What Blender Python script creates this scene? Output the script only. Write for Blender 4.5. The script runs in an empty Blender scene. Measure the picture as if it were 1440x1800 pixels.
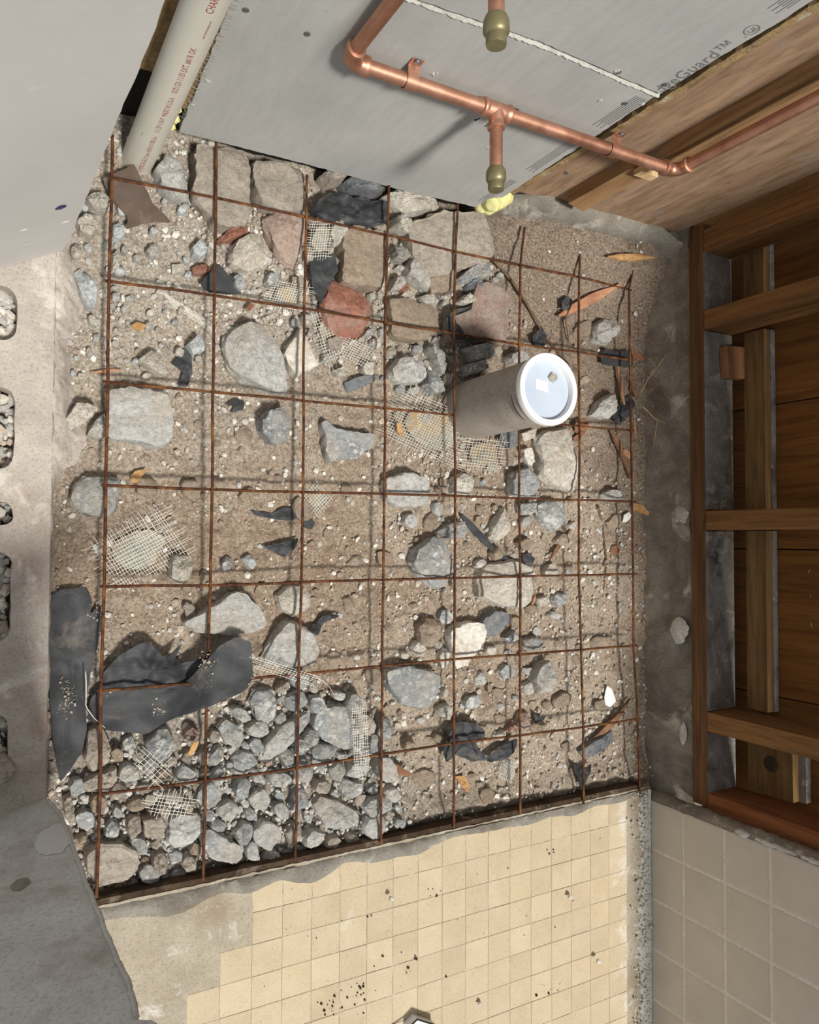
import bpy, bmesh, math, random
from mathutils import Vector, Matrix, noise
from mathutils.geometry import tessellate_polygon

# ------------------------------------------------------------------ camera, world, sun, exposure
scene = bpy.context.scene
COL = scene.collection
F_PX = 1346.03                                   # focal length in pixels of a 1440 x 1800 frame
MW = Matrix(((0.87137841, 0.004622, 0.49058976), (-0.01963543, 0.99948299, 0.02545973), (-0.49021845, -0.031818, 0.87101865)))
CAM = Vector((-0.16337, -0.53303, 1.20005))
cam_data = bpy.data.cameras.new('camera')
cam_data.sensor_fit = 'HORIZONTAL'; cam_data.sensor_width = 36.0
cam_data.lens = F_PX / 1440 * 36.0
cam_data.clip_start = 0.02; cam_data.clip_end = 50
cam = bpy.data.objects.new('camera', cam_data); COL.objects.link(cam)
cam.matrix_world = Matrix.Translation(CAM) @ MW.transposed().to_4x4()
scene.camera = cam

world = bpy.data.worlds.new('world'); scene.world = world
world.use_nodes = True
world.node_tree.nodes['Background'].inputs[0].default_value = (0.93, 0.96, 1.0, 1)
world.node_tree.nodes['Background'].inputs[1].default_value = 0.47

sun_data = bpy.data.lights.new('sun', 'SUN')
sun_data.energy = 4.1; sun_data.angle = math.radians(8.0); sun_data.color = (1.0, 0.965, 0.91)
sun = bpy.data.objects.new('sun', sun_data); COL.objects.link(sun)
sun.rotation_euler = Vector((-0.05, 0.45, -0.89)).to_track_quat('-Z', 'Y').to_euler()

vs = scene.view_settings
vs.view_transform = 'Standard'; vs.look = 'None'; vs.gamma = 1.0; vs.use_curve_mapping = False
vs.exposure = 0.0

# ------------------------------------------------------------------ geometry helpers
def ray(x, y):
    return MW.transposed() @ Vector(((x - 720) / F_PX, -(y - 900) / F_PX, -1.0))
def U(x, y, ax, v):
    """the point on the plane (axis ax = v) that the photograph shows at pixel x, y"""
    d = ray(x, y); return CAM + d * ((v - CAM[ax]) / d[ax])
def sstep(a, b, t):
    t = max(0.0, min(1.0, (t - a) / (b - a))); return t * t * (3 - 2 * t)
def nz(x, y, z=0.0): return noise.noise(Vector((x, y, z)))
def H(x, y):
    """height of the dirt in the pit"""
    h = -0.046 + 0.010 * nz(x * 3.1, y * 3.1, 1.7) + 0.005 * nz(x * 11, y * 11, 4.2)
    h += 0.012 * math.exp(-((x - 0.27) ** 2 + (y + 0.88) ** 2) / 0.05)
    h += 0.052 * sstep(-0.10, 0.10, y) * sstep(0.62, 0.85, x)
    h += 0.016 * sstep(1.02, 1.15, x)
    h -= 0.025 * sstep(0.0, 0.1, y) * (1 - sstep(0.6, 0.75, x)) * sstep(0.1, 0.25, x)
    h += 0.018 * (1 - sstep(-1.06, -1.0, y)) * sstep(0.3, 0.5, x) - 0.008 * (1 - sstep(-1.066, -1.05, y))
    h += 0.010 * (1 - sstep(-0.07, -0.02, x))
    return h
def Ug(x, y, dz=0.0):
    """the point on the dirt (plus dz) seen at a pixel"""
    z = -0.045
    for _ in range(4):
        p = U(x, y, 2, z + dz); z = H(p.x, p.y)
    return U(x, y, 2, z + dz)
def props(o, label=None, cat=None, group=None, kind=None):
    if label: o['label'] = label
    if cat: o['category'] = cat
    if group: o['group'] = group
    if kind: o['kind'] = kind
    return o
def obj(name, verts, faces, mat, parent=None, origin=None, smooth=None):
    me = bpy.data.meshes.new(name)
    if origin is not None:
        origin = Vector(origin); verts = [Vector(v) - origin for v in verts]
    me.from_pydata([tuple(v) for v in verts], [], faces)
    me.validate()
    bm = bmesh.new(); bm.from_mesh(me); bmesh.ops.recalc_face_normals(bm, faces=bm.faces); bm.to_mesh(me); bm.free()
    if smooth is not None:
        me.polygons.foreach_set('use_smooth', [True] * len(me.polygons))
        if smooth < 180: me.set_sharp_from_angle(angle=math.radians(smooth))
    if mat: me.materials.append(mat)
    o = bpy.data.objects.new(name, me); COL.objects.link(o)
    if origin is not None: o.location = origin
    if parent:
        o.parent = parent
        o.matrix_parent_inverse = Matrix.Translation(-Vector(parent.location))
    return o
def empty(name, loc):
    o = bpy.data.objects.new(name, None); COL.objects.link(o); o.location = loc; o.empty_display_size = 0.02
    return o
class MB:
    """collects shapes into one mesh"""
    def __init__(s): s.v = []; s.f = []
    def add(s, v, f):
        n = len(s.v); s.v += [Vector(p) for p in v]; s.f += [tuple(i + n for i in q) for q in f]
        return s
    def box(s, a, b, bev=0.0):
        x0, y0, z0 = a; x1, y1, z1 = b
        if bev <= 0:
            v = [(x0, y0, z0), (x1, y0, z0), (x1, y1, z0), (x0, y1, z0), (x0, y0, z1), (x1, y0, z1), (x1, y1, z1), (x0, y1, z1)]
            return s.add(v, [(0, 3, 2, 1), (4, 5, 6, 7), (0, 1, 5, 4), (1, 2, 6, 5), (2, 3, 7, 6), (3, 0, 4, 7)])
        bm = bmesh.new()
        bmesh.ops.create_cube(bm, size=1.0)
        for q in bm.verts:
            q.co = Vector(((x0 + x1) / 2 + q.co.x * (x1 - x0), (y0 + y1) / 2 + q.co.y * (y1 - y0), (z0 + z1) / 2 + q.co.z * (z1 - z0)))
        bmesh.ops.bevel(bm, geom=list(bm.edges), offset=bev, segments=2, affect='EDGES', profile=0.6)
        bm.verts.index_update()
        v = [q.co.copy() for q in bm.verts]; f = [tuple(w.index for w in q.verts) for q in bm.faces]
        bm.free(); return s.add(v, f)
    def tube(s, pts, r, n=12, cap=True):
        pts = [Vector(p) for p in pts]; rr = r if isinstance(r, (list, tuple)) else [r] * len(pts)
        rings = []; up = None
        for i, p in enumerate(pts):
            t = (pts[min(i + 1, len(pts) - 1)] - pts[max(i - 1, 0)]).normalized()
            if up is None: up = t.orthogonal().normalized()
            up = (up - t * up.dot(t)).normalized(); w = t.cross(up)
            rings.append([p + (up * math.cos(2 * math.pi * k / n) + w * math.sin(2 * math.pi * k / n)) * rr[i] for k in range(n)])
        v = [q for rg in rings for q in rg]; f = []
        for i in range(len(pts) - 1):
            for k in range(n):
                f.append((i * n + k, i * n + (k + 1) % n, (i + 1) * n + (k + 1) % n, (i + 1) * n + k))
        if cap: f += [tuple(range(n - 1, -1, -1)), tuple((len(pts) - 1) * n + k for k in range(n))]
        return s.add(v, f)
    def lathe(s, p, q, prof, n=32, caps=True):
        """prof: (radius, distance along p to q in metres)"""
        p = Vector(p); t = (Vector(q) - p).normalized(); u = t.orthogonal().normalized(); w = t.cross(u)
        v = []; f = []
        for r, d in prof:
            for k in range(n):
                a = 2 * math.pi * k / n
                v.append(p + t * d + (u * math.cos(a) + w * math.sin(a)) * max(r, 1e-5))
        for i in range(len(prof) - 1):
            for k in range(n):
                f.append((i * n + k, i * n + (k + 1) % n, (i + 1) * n + (k + 1) % n, (i + 1) * n + k))
        if caps and prof[0][0] > 1e-4: f.append(tuple(range(n - 1, -1, -1)))
        if caps and prof[-1][0] > 1e-4: f.append(tuple((len(prof) - 1) * n + k for k in range(n)))
        return s.add(v, f)
    def prism(s, poly, a0, a1, ax):
        """poly of 2D points extruded along axis ax from a0 to a1"""
        def mk(p, a):
            if ax == 1: return Vector((p[0], a, p[1]))
            if ax == 0: return Vector((a, p[0], p[1]))
            return Vector((p[0], p[1], a))
        n = len(poly)
        v = [mk(p, a0) for p in poly] + [mk(p, a1) for p in poly]
        tri = tessellate_polygon([[Vector((p[0], p[1], 0)) for p in poly]])
        f = [tuple(t) for t in tri] + [tuple(i + n for i in t) for t in tri]
        f += [(i, (i + 1) % n, n + (i + 1) % n, n + i) for i in range(n)]
        return s.add(v, f)
    def build(s, name, mat, parent=None, origin=None, smooth=None):
        return obj(name, s.v, s.f, mat, parent, origin, smooth)
def jag(poly, step, amp, seed, closed=True):
    """resample a 2D outline and roughen it"""
    out = []; n = len(poly)
    for i in range(n if closed else n - 1):
        a = Vector(poly[i]); b = Vector(poly[(i + 1) % n]); L = (b - a).length; m = max(1, int(L / step))
        nr = Vector((-(b - a).y, (b - a).x)).normalized() if L > 0 else Vector((0, 0))
        for k in range(m):
            p = a + (b - a) * (k / m)
            out.append(tuple(p + nr * amp * (nz(p.x * 60, p.y * 60, seed) + 0.7 * nz(p.x * 190, p.y * 190, seed + 5))))
    if not closed: out.append(tuple(poly[-1]))
    return out
def resample(poly, N):
    pts = [Vector(p) for p in poly]; n = len(pts)
    ls = [(pts[(i + 1) % n] - pts[i]).length for i in range(n)]; T = sum(ls); out = []
    i = 0; acc = 0
    for k in range(N):
        d = T * k / N
        while d > acc + ls[i] + 1e-12 and i < n - 1: acc += ls[i]; i += 1
        out.append(pts[i].lerp(pts[(i + 1) % n], min(1, (d - acc) / max(ls[i], 1e-9))))
    return out
def area_centroid(p):
    A = cx = cy = 0
    for i in range(len(p)):
        x0, y0 = p[i][0], p[i][1]; x1, y1 = p[(i + 1) % len(p)][0], p[(i + 1) % len(p)][1]
        c = x0 * y1 - x1 * y0; A += c; cx += (x0 + x1) * c; cy += (y0 + y1) * c
    if abs(A) < 1e-12: return 1e-9, Vector((sum(q[0] for q in p) / len(p), sum(q[1] for q in p) / len(p)))
    return abs(A) / 2, Vector((cx / (3 * A), cy / (3 * A)))
def inside(x, y, poly):
    c = False; n = len(poly)
    for i in range(n):
        x0, y0 = poly[i]; x1, y1 = poly[(i + 1) % n]
        if (y0 > y) != (y1 > y) and x < (x1 - x0) * (y - y0) / (y1 - y0) + x0: c = not c
    return c

# ------------------------------------------------------------------ materials
class NT:
    def __init__(s, name):
        s.m = bpy.data.materials.new(name); s.m.use_nodes = True; s.t = s.m.node_tree; s.n = s.t.nodes; s.l = s.t.links
        s.b = s.n['Principled BSDF']; s.co = s.n.new('ShaderNodeTexCoord'); s.coord = s.co.outputs['Object']
    def vary(s):
        oi = s.n.new('ShaderNodeObjectInfo'); vm = s.n.new('ShaderNodeVectorMath'); vm.operation = 'MULTIPLY_ADD'
        cb = s.n.new('ShaderNodeCombineXYZ')
        for i in range(3): s.l.new(oi.outputs['Random'], cb.inputs[i])
        s.l.new(cb.outputs[0], vm.inputs[0]); vm.inputs[1].default_value = (13.7, 7.1, 3.3); s.l.new(s.coord, vm.inputs[2])
        s.coord = vm.outputs[0]; s.rand = oi.outputs['Random']
    def mapping(s, scale):
        mp = s.n.new('ShaderNodeMapping'); mp.inputs['Scale'].default_value = scale; s.l.new(s.coord, mp.inputs[0]); return mp.outputs[0]
    def noise(s, scale, detail=5, rough=0.6, dist=0.0, vec=None):
        t = s.n.new('ShaderNodeTexNoise'); t.inputs['Scale'].default_value = scale; t.inputs['Detail'].default_value = detail
        t.inputs['Roughness'].default_value = rough; t.inputs['Distortion'].default_value = dist
        s.l.new(vec or s.coord, t.inputs['Vector']); return t.outputs['Fac']
    def voro(s, scale, out='Distance', feature='F1', rnd=1.0, vec=None):
        t = s.n.new('ShaderNodeTexVoronoi'); t.feature = feature; t.inputs['Scale'].default_value = scale
        t.inputs['Randomness'].default_value = rnd; s.l.new(vec or s.coord, t.inputs['Vector']); return t.outputs[out]
    def ramp(s, fac, stops):
        r = s.n.new('ShaderNodeValToRGB'); e = r.color_ramp.elements
        while len(e) < len(stops): e.new(0.5)
        for q, (p, c) in zip(e, stops):
            q.position = p; q.color = (c, c, c, 1) if isinstance(c, (int, float)) else (*c, 1)
        s.l.new(fac, r.inputs[0]); return r.outputs[0]
    def mix(s, fac, a, b, mode='MIX'):
        m = s.n.new('ShaderNodeMix'); m.data_type = 'RGBA'; m.blend_type = mode
        if isinstance(fac, (int, float)): m.inputs[0].default_value = fac
        else: s.l.new(fac, m.inputs[0])
        for i, c in ((6, a), (7, b)):
            if isinstance(c, tuple): m.inputs[i].default_value = (*c, 1)
            else: s.l.new(c, m.inputs[i])
        return m.outputs[2]
    def math(s, op, a, b=0.0):
        m = s.n.new('ShaderNodeMath'); m.operation = op; m.use_clamp = False
        for i, c in ((0, a), (1, b)):
            if isinstance(c, (int, float)): m.inputs[i].default_value = c
            else: s.l.new(c, m.inputs[i])
        return m.outputs[0]
    def bump(s, h, strength, dist, prev=None):
        b = s.n.new('ShaderNodeBump'); b.inputs['Strength'].default_value = strength; b.inputs['Distance'].default_value = dist
        s.l.new(h, b.inputs['Height'])
        if prev: s.l.new(prev, b.inputs['Normal'])
        return b.outputs[0]
    def done(s, col, rough=0.9, nrm=None, metal=0.0, spec=0.3):
        if isinstance(col, tuple): s.b.inputs['Base Color'].default_value = (*col, 1)
        else: s.l.new(col, s.b.inputs['Base Color'])
        if isinstance(rough, (int, float)): s.b.inputs['Roughness'].default_value = rough
        else: s.l.new(rough, s.b.inputs['Roughness'])
        s.b.inputs['Metallic'].default_value = metal; s.b.inputs['Specular IOR Level'].default_value = spec
        if nrm: s.l.new(nrm, s.b.inputs['Normal'])
        return s.m
def sr(r, g, b):
    f = lambda c: (c / 255 / 12.92) if c / 255 <= 0.04045 else ((c / 255 + 0.055) / 1.055) ** 2.4
    return (f(r), f(g), f(b))
def dim(c, k): return tuple(x * k for x in c)

def m_rock(name, a, b, speck=None, speck_amt=0.2, speck_scale=90, dust=None, bumpd=0.0075, tint=0.18, pit=0.0, rough=0.92):
    t = NT(name); t.vary()
    a = dim(a, 1.22); b = dim(b, 1.22)
    if dust: dust = dim(dust, 1.2)
    n1 = t.noise(22, 6, 0.65); n2 = t.noise(130, 5, 0.75); n4 = t.noise(62, 6, 0.7, 0.3)
    c = t.mix(t.ramp(n1, [(0.32, 0.0), (0.66, 1.0)]), a, b)
    c = t.mix(t.ramp(n4, [(0.34, 0.45), (0.5, 0.0)]), c, dim(a, 0.66))
    c = t.mix(t.ramp(n2, [(0.42, 0.0), (0.72, 0.8)]), c, dim(b, 1.35))
    c = t.mix(t.ramp(n2, [(0.3, 0.6), (0.41, 0.0)]), c, dim(a, 0.5))
    if speck:
        v = t.voro(speck_scale); v2 = t.noise(speck_scale * 0.35, 2)
        thr = t.math('MULTIPLY', t.ramp(v2, [(0.40, 0.0), (0.62, 1.0)]), speck_amt * 2.2)
        c = t.mix(t.ramp(t.math('SUBTRACT', thr, v), [(0.0, 0.0), (0.05, 0.95)]), c, speck)
    if dust:
        n3 = t.noise(12, 7, 0.7, 0.6)
        c = t.mix(t.ramp(n3, [(0.46, 0.0), (0.6, 0.8)]), c, t.mix(t.ramp(n2, [(0.35, 0.0), (0.65, 1.0)]), dim(dust, 0.76), dim(dust, 1.12)))
    if pit:
        pv = t.voro(190); pn = t.noise(60, 3)
        c = t.mix(t.ramp(t.math('ADD', pv, t.math('MULTIPLY', pn, 0.5)), [(0.36, pit), (0.46, 0.0)]), c, dim(a, 0.35))
    rr = t.ramp(t.rand, [(0.0, 1.0 - tint), (1.0, 1.0 + tint * 0.4)])
    c = t.mix(1.0, c, rr, 'MULTIPLY')
    h = t.math('ADD', t.noise(55, 8, 0.72), t.math('MULTIPLY', t.noise(190, 6, 0.75), 0.5))
    return t.done(c, rough, t.bump(h, 1.0, bumpd))

M = {}
M['concrete'] = m_rock('concrete_grey', sr(134, 136, 136), sr(168, 170, 169), sr(222, 221, 214), 0.27, 92, sr(182, 175, 163))
M['concrete_light'] = m_rock('concrete_light', sr(160, 160, 157), sr(192, 190, 184), sr(220, 218, 210), 0.14, 115, sr(190, 181, 166), pit=0.5)
M['mortar'] = m_rock('mortar_cream', sr(180, 174, 161), sr(208, 203, 191), None, 0, 90, sr(192, 181, 164), pit=0.75)
M['tan'] = m_rock('tan_block', sr(152, 141, 128), sr(178, 168, 155), sr(196, 188, 174), 0.12, 120, sr(163, 154, 140), pit=0.35)
M['brick'] = m_rock('red_brick', sr(146, 96, 79), sr(170, 120, 101), None, 0, 90, sr(178, 152, 136), pit=0.4)
M['brick_dusty'] = m_rock('dusty_brick', sr(152, 126, 114), sr(172, 151, 138), None, 0, 90, sr(178, 164, 150), pit=0.4)
M['stone'] = m_rock('river_stone', sr(150, 154, 154), sr(184, 187, 185), sr(205, 205, 200), 0.1, 100, None, bumpd=0.004, rough=0.75)
M['plaster'] = m_rock('white_plaster', sr(186, 181, 170), sr(204, 200, 191), None, 0, 90, sr(180, 169, 152), bumpd=0.003, tint=0.1)
M['slate'] = m_rock('dark_slate', sr(84, 88, 92), sr(110, 113, 115), None, 0, 90, sr(128, 126, 122), bumpd=0.002)
M['earthy'] = m_rock('earth_coated_block', sr(140, 123, 105), sr(166, 150, 131), sr(188, 180, 166), 0.14, 140, sr(150, 136, 120), pit=0.4)

def m_dirt():
    t = NT('dirt')
    n0 = t.noise(2.6, 6, 0.6, 0.3); n1 = t.noise(26, 7, 0.7); n2 = t.noise(210, 5, 0.75)
    c = t.mix(t.ramp(n1, [(0.3, 0.0), (0.7, 1.0)]), sr(141, 121, 102), sr(173, 156, 136))
    c = t.mix(t.ramp(n0, [(0.42, 0.0), (0.62, 0.75)]), c, sr(187, 175, 157))
    c = t.mix(t.ramp(n2, [(0.36, 0.75), (0.54, 0.0)]), c, sr(88, 70, 57))
    c = t.mix(t.ramp(n2, [(0.56, 0.0), (0.74, 0.7)]), c, sr(200, 188, 172))
    sx = t.n.new('ShaderNodeSeparateXYZ'); t.l.new(t.coord, sx.inputs[0]); X_, Y_ = sx.outputs[0], sx.outputs[1]
    wob = t.math('MULTIPLY', t.math('SUBTRACT', t.noise(7, 5, 0.65), 0.5), 0.55)
    g1 = t.math('ADD', t.math('ADD', t.math('MULTIPLY', X_, -0.35), Y_), wob)            # pale crushed mortar in the upper pile
    g1 = t.math('ADD', g1, 0.62)
    c = t.mix(t.ramp(g1, [(0.05, 0.0), (0.35, 0.62)]), c, t.mix(t.ramp(n2, [(0.38, 0.0), (0.6, 1.0)]), sr(128, 119, 106), sr(196, 189, 176)))
    g2 = t.math('ADD', t.math('ADD', t.math('MULTIPLY', X_, 0.9), t.math('MULTIPLY', Y_, 0.75)), wob)     # dark humus in the far corner
    c = t.mix(t.ramp(g2, [(0.48, 0.0), (0.72, 0.8)]), c, t.mix(t.ramp(n2, [(0.38, 0.0), (0.62, 1.0)]), sr(90, 75, 62), sr(150, 133, 116)))
    g3 = t.math('ADD', t.math('SUBTRACT', t.math('MULTIPLY', Y_, -1.0), t.math('MULTIPLY', X_, 0.55)), wob)  # grey dust of the lower heap
    c = t.mix(t.ramp(g3, [(0.62, 0.0), (0.8, 0.6)]), c, t.mix(t.ramp(n2, [(0.4, 0.0), (0.6, 1.0)]), sr(104, 99, 92), sr(168, 164, 156)))
    v = t.voro(170); m = t.noise(18, 3)
    thr = t.math('MULTIPLY', t.ramp(m, [(0.4, 0.15), (0.7, 1.0)]), 0.27)
    c = t.mix(t.ramp(t.math('SUBTRACT', thr, v), [(0.0, 0.0), (0.05, 0.85)]), c, sr(216, 209, 196))
    v2 = t.voro(360)
    c = t.mix(t.ramp(v2, [(0.14, 0.6), (0.22, 0.0)]), c, sr(206, 196, 180))
    h = t.math('ADD', t.noise(90, 8, 0.75), t.math('MULTIPLY', t.noise(420, 4, 0.7), 0.4))
    h = t.math('SUBTRACT', h, t.math('MULTIPLY', v, 0.15))
    return t.done(c, 0.96, t.bump(h, 0.8, 0.0042), spec=0.15)
M['dirt'] = m_dirt()

def m_gravel():
    t = NT('gravel')
    a = t.n.new('ShaderNodeVertexColor'); a.layer_name = 'Col'
    c = t.mix(t.ramp(t.noise(160, 4), [(0.3, 0.0), (0.7, 0.5)]), a.outputs[0], sr(190, 184, 172))
    return t.done(c, 0.92, t.bump(t.noise(260, 5), 0.8, 0.002))
M['gravel'] = m_gravel()

def m_rust():
    t = NT('rusty_wire')
    n = t.noise(120, 5, 0.7); n2 = t.noise(28, 3)
    c = t.mix(t.ramp(n, [(0.35, 0.0), (0.65, 1.0)]), sr(46, 28, 20), sr(100, 58, 32))
    c = t.mix(t.ramp(n2, [(0.5, 0.0), (0.66, 0.7)]), c, sr(134, 88, 46))
    return t.done(c, 0.85, t.bump(n, 0.6, 0.001))
M['rust'] = m_rust()

def m_conc(name, a, b, white=None, dark=None, bd=0.003, wscale=14, dscale=7, wthr=0.56):
    t = NT(name)
    n = t.noise(16, 8, 0.68); f = t.noise(240, 4, 0.7)
    c = t.mix(t.ramp(n, [(0.3, 0.0), (0.7, 1.0)]), a, b)
    c = t.mix(t.ramp(f, [(0.32, 0.55), (0.5, 0.0)]), c, dim(a, 0.5))
    if dark: c = t.mix(t.ramp(t.noise(dscale, 6, 0.65, 0.6), [(0.5, 0.0), (0.68, 0.85)]), c, dark)
    if white: c = t.mix(t.ramp(t.noise(wscale, 7, 0.7, 0.5), [(wthr, 0.0), (wthr + 0.1, 0.9)]), c, white)
    h = t.math('ADD', t.noise(60, 8, 0.72), t.math('MULTIPLY', t.noise(330, 3), 0.3))
    return t.done(c, 0.93, t.bump(h, 0.8, bd), spec=0.2)
M['block_conc'] = m_conc('foundation_concrete', sr(168, 158, 148), sr(200, 191, 180), sr(214, 207, 196), sr(160, 138, 124))
M['footing'] = m_conc('footing_concrete', sr(134, 124, 111), sr(172, 162, 147), sr(216, 207, 188), sr(100, 89, 76), 0.010, 9, 5, 0.57)
M['ledge'] = m_conc('ledge_concrete', sr(120, 114, 104), sr(152, 147, 136), sr(176, 172, 162), sr(96, 88, 76), 0.004)
M['floor_mortar'] = m_conc('floor_mortar', sr(156, 145, 127), sr(182, 172, 154), sr(206, 201, 190), sr(142, 126, 105), 0.003)
M['white_mortar'] = m_conc('crumbled_white_mortar', sr(196, 192, 182), sr(222, 219, 210), None, None, 0.008)
M['grout'] = m_conc('grout', sr(186, 178, 160), sr(206, 200, 186), sr(220, 216, 206), sr(130, 112, 92), 0.0012)
M['dusty_sill'] = m_conc('dusty_sill', sr(122, 115, 108), sr(150, 144, 137), sr(172, 166, 158), sr(70, 62, 53), 0.003, 22, 12)
M['jamb_plaster'] = m_conc('jamb_plaster', sr(188, 185, 180), sr(212, 210, 206), sr(226, 225, 224), sr(160, 152, 144), 0.004, 6, 9)

def m_board():
    t = NT('cement_board')
    n = t.noise(5, 5, 0.6); st = t.noise(60, 4, 0.6, 0, t.mapping((1.6, 1.0, 0.25)))
    c = t.mix(t.ramp(n, [(0.3, 0.0), (0.7, 1.0)]), sr(168, 168, 165), sr(184, 184, 180))
    c = t.mix(t.ramp(st, [(0.4, 0.12), (0.6, 0.0)]), c, sr(130, 129, 126))
    c = t.mix(t.ramp(t.noise(11, 6, 0.7, 0.6), [(0.6, 0.0), (0.74, 0.35)]), c, sr(192, 188, 172))
    c = t.mix(t.ramp(t.voro(34), [(0.02, 0.8), (0.035, 0.0)]), c, sr(92, 90, 86))
    return t.done(c, 0.88, t.bump(t.noise(140, 5), 0.25, 0.001), spec=0.2)
M['board'] = m_board()
def m_panel():
    t = NT('painted_drywall')
    c = t.mix(t.ramp(t.noise(4, 4), [(0.3, 0.0), (0.7, 1.0)]), sr(190, 188, 184), sr(202, 200, 196))
    c = t.mix(t.ramp(t.noise(20, 5, 0.7), [(0.62, 0.0), (0.72, 0.5)]), c, sr(216, 215, 212))
    return t.done(c, 0.8, t.bump(t.noise(90, 4), 0.2, 0.001), spec=0.2)
M['panel'] = m_panel()

def m_wood(name, a, b, scale=(1, 1, 1), dirt=None, dirt_t=0.5, fine=90, bd=0.0015):
    t = NT(name); t.vary(); v = t.mapping(scale)
    n = t.noise(14, 6, 0.6, 1.2, v); f = t.noise(fine, 5, 0.7, 0.4, v)
    c = t.mix(t.ramp(n, [(0.3, 0.0), (0.7, 1.0)]), a, b)
    c = t.mix(t.ramp(f, [(0.38, 0.6), (0.56, 0.0)]), c, dim(a, 0.55))
    if dirt: c = t.mix(t.ramp(t.noise(9, 6, 0.7, 0.4), [(dirt_t, 0.0), (dirt_t + 0.16, 0.8)]), c, dirt)
    return t.done(c, 0.85, t.bump(f, 0.5, bd), spec=0.2)
ZG = (1.0, 1.0, 0.07)          # grain runs up
YG = (1.0, 0.07, 1.0)          # grain runs along y
M['stud'] = m_wood('stud_wood', sr(112, 78, 46), sr(150, 108, 66), ZG, sr(110, 98, 84), 0.6)
M['stud_red'] = m_wood('redwood_stud', sr(122, 74, 44), sr(156, 100, 62), ZG, None)
M['sill'] = m_wood('sill_wood', sr(92, 64, 42), sr(124, 90, 60), YG, sr(92, 80, 68), 0.58)
M['plank'] = m_wood('wall_plank', sr(104, 66, 30), sr(134, 90, 45), ZG, sr(92, 62, 36), 0.62)
M['rail'] = m_wood('rail_wood', sr(108, 80, 50), sr(142, 110, 70), YG, sr(98, 84, 66), 0.6)
M['ply'] = m_wood('brown_backing', sr(144, 116, 92), sr(176, 147, 119), (0.6, 1, 0.12), sr(150, 138, 126), 0.56)
M['batten'] = m_wood('batten_wood', sr(142, 108, 74), sr(176, 142, 102), ZG, None)
M['splinter'] = m_wood('splinter_wood', sr(172, 122, 92), sr(206, 162, 128), (0.2, 0.2, 0.2), None)
M['bark'] = m_wood('bark', sr(116, 84, 62), sr(150, 116, 90), (0.5, 0.5, 0.5), None)
M['block_wood'] = m_wood('offcut_wood', sr(134, 92, 62), sr(164, 120, 84), (1, .1, 1), None)
M['pale_wood'] = m_wood('pale_wood', sr(212, 180, 132), sr(226, 198, 152), ZG, None)
M['leaf'] = m_wood('dry_leaf', sr(168, 128, 82), sr(196, 156, 108), (1, 1, 1), None)
M['leaf_brown'] = m_wood('brown_leaf', sr(122, 84, 62), sr(158, 116, 88), (1, 1, 1), None)
M['twig'] = m_wood('twig', sr(98, 78, 60), sr(132, 110, 86), (1, 1, 1), None)
M['root'] = m_wood('dry_root', sr(166, 144, 108), sr(196, 176, 138), (1, 1, 1), None)

def m_simple(name, col, rough=0.6, metal=0.0, var=0.15, scale=40, bd=0.0, spec=0.4):
    t = NT(name); n = t.noise(scale, 5, 0.6)
    c = t.mix(t.ramp(n, [(0.3, 0.0), (0.7, 1.0)]), dim(col, 1 - var), dim(col, 1 + var * 0.6))
    return t.done(c, rough, t.bump(n, 0.5, bd) if bd else None, metal, spec)
M['copper'] = m_simple('copper', (0.62, 0.29, 0.18), 0.42, 1.0, 0.22, 30)
def m_copper():
    t = NT('copper_pipe'); n = t.noise(16, 5, 0.65, 0.3)
    c = t.mix(t.ramp(n, [(0.3, 0.0), (0.7, 1.0)]), (0.42, 0.19, 0.12), (0.70, 0.40, 0.28))
    return t.done(c, t.ramp(n, [(0.3, 0.36), (0.7, 0.55)]), None, 0.85)
M['copper'] = m_copper()
M['brass'] = m_simple('brass_cap', sr(140, 132, 98), 0.45, 0.55, 0.15, 30)
M['pvc'] = m_simple('pvc_white', sr(208, 204, 190), 0.45, 0, 0.05, 12)
M['pvc_dusty'] = m_conc('pvc_dusty', sr(150, 142, 132), sr(172, 164, 153), None, sr(138, 128, 116), 0.0006)
M['cap_white'] = m_simple('white_plastic', sr(232, 232, 230), 0.4, 0, 0.04, 20)
def m_cap():
    t = NT('cap_disc'); c = t.mix(t.ramp(t.noise(10, 3), [(0.3, 0.0), (0.7, 1.0)]), sr(176, 190, 208), sr(198, 209, 222))
    c = t.mix(t.ramp(t.noise(42, 6, 0.75), [(0.6, 0.0), (0.7, 0.8)]), c, sr(206, 190, 164))
    return t.done(c, 0.35)
M['cap_blue'] = m_cap()
M['red_ink'] = m_simple('red_ink', sr(150, 40, 48), 0.6, 0, 0.1, 200)
M['grey_ink'] = m_simple('grey_ink', sr(118, 118, 116), 0.8, 0, 0.1, 200)
M['black_ink'] = m_simple('black_ink', sr(38, 36, 36), 0.8, 0, 0.1, 200)
M['blue_cap'] = m_simple('blue_anchor', sr(44, 44, 92), 0.4, 0, 0.1, 40)
M['steel'] = m_simple('screw_steel', sr(126, 128, 130), 0.4, 0.7, 0.2, 60)
M['foam'] = m_simple('yellow_foam', sr(222, 218, 150), 0.8, 0, 0.08, 60, 0.004)
M['gypsum'] = m_conc('gypsum_edge', sr(150, 122, 84), sr(184, 158, 116), sr(196, 186, 164), sr(84, 66, 46), 0.004, 30, 20)
M['felt'] = None
def m_felt(name, a, b, dust):
    t = NT(name)
    c = t.mix(t.ramp(t.noise(18, 5), [(0.3, 0.0), (0.7, 1.0)]), a, b)
    c = t.mix(t.ramp(t.noise(12, 7, 0.75, 0.5), [(0.54, 0.0), (0.7, 0.7)]), c, dust)
    return t.done(c, 0.62, t.bump(t.noise(70, 5), 0.5, 0.002), spec=0.35)
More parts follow.
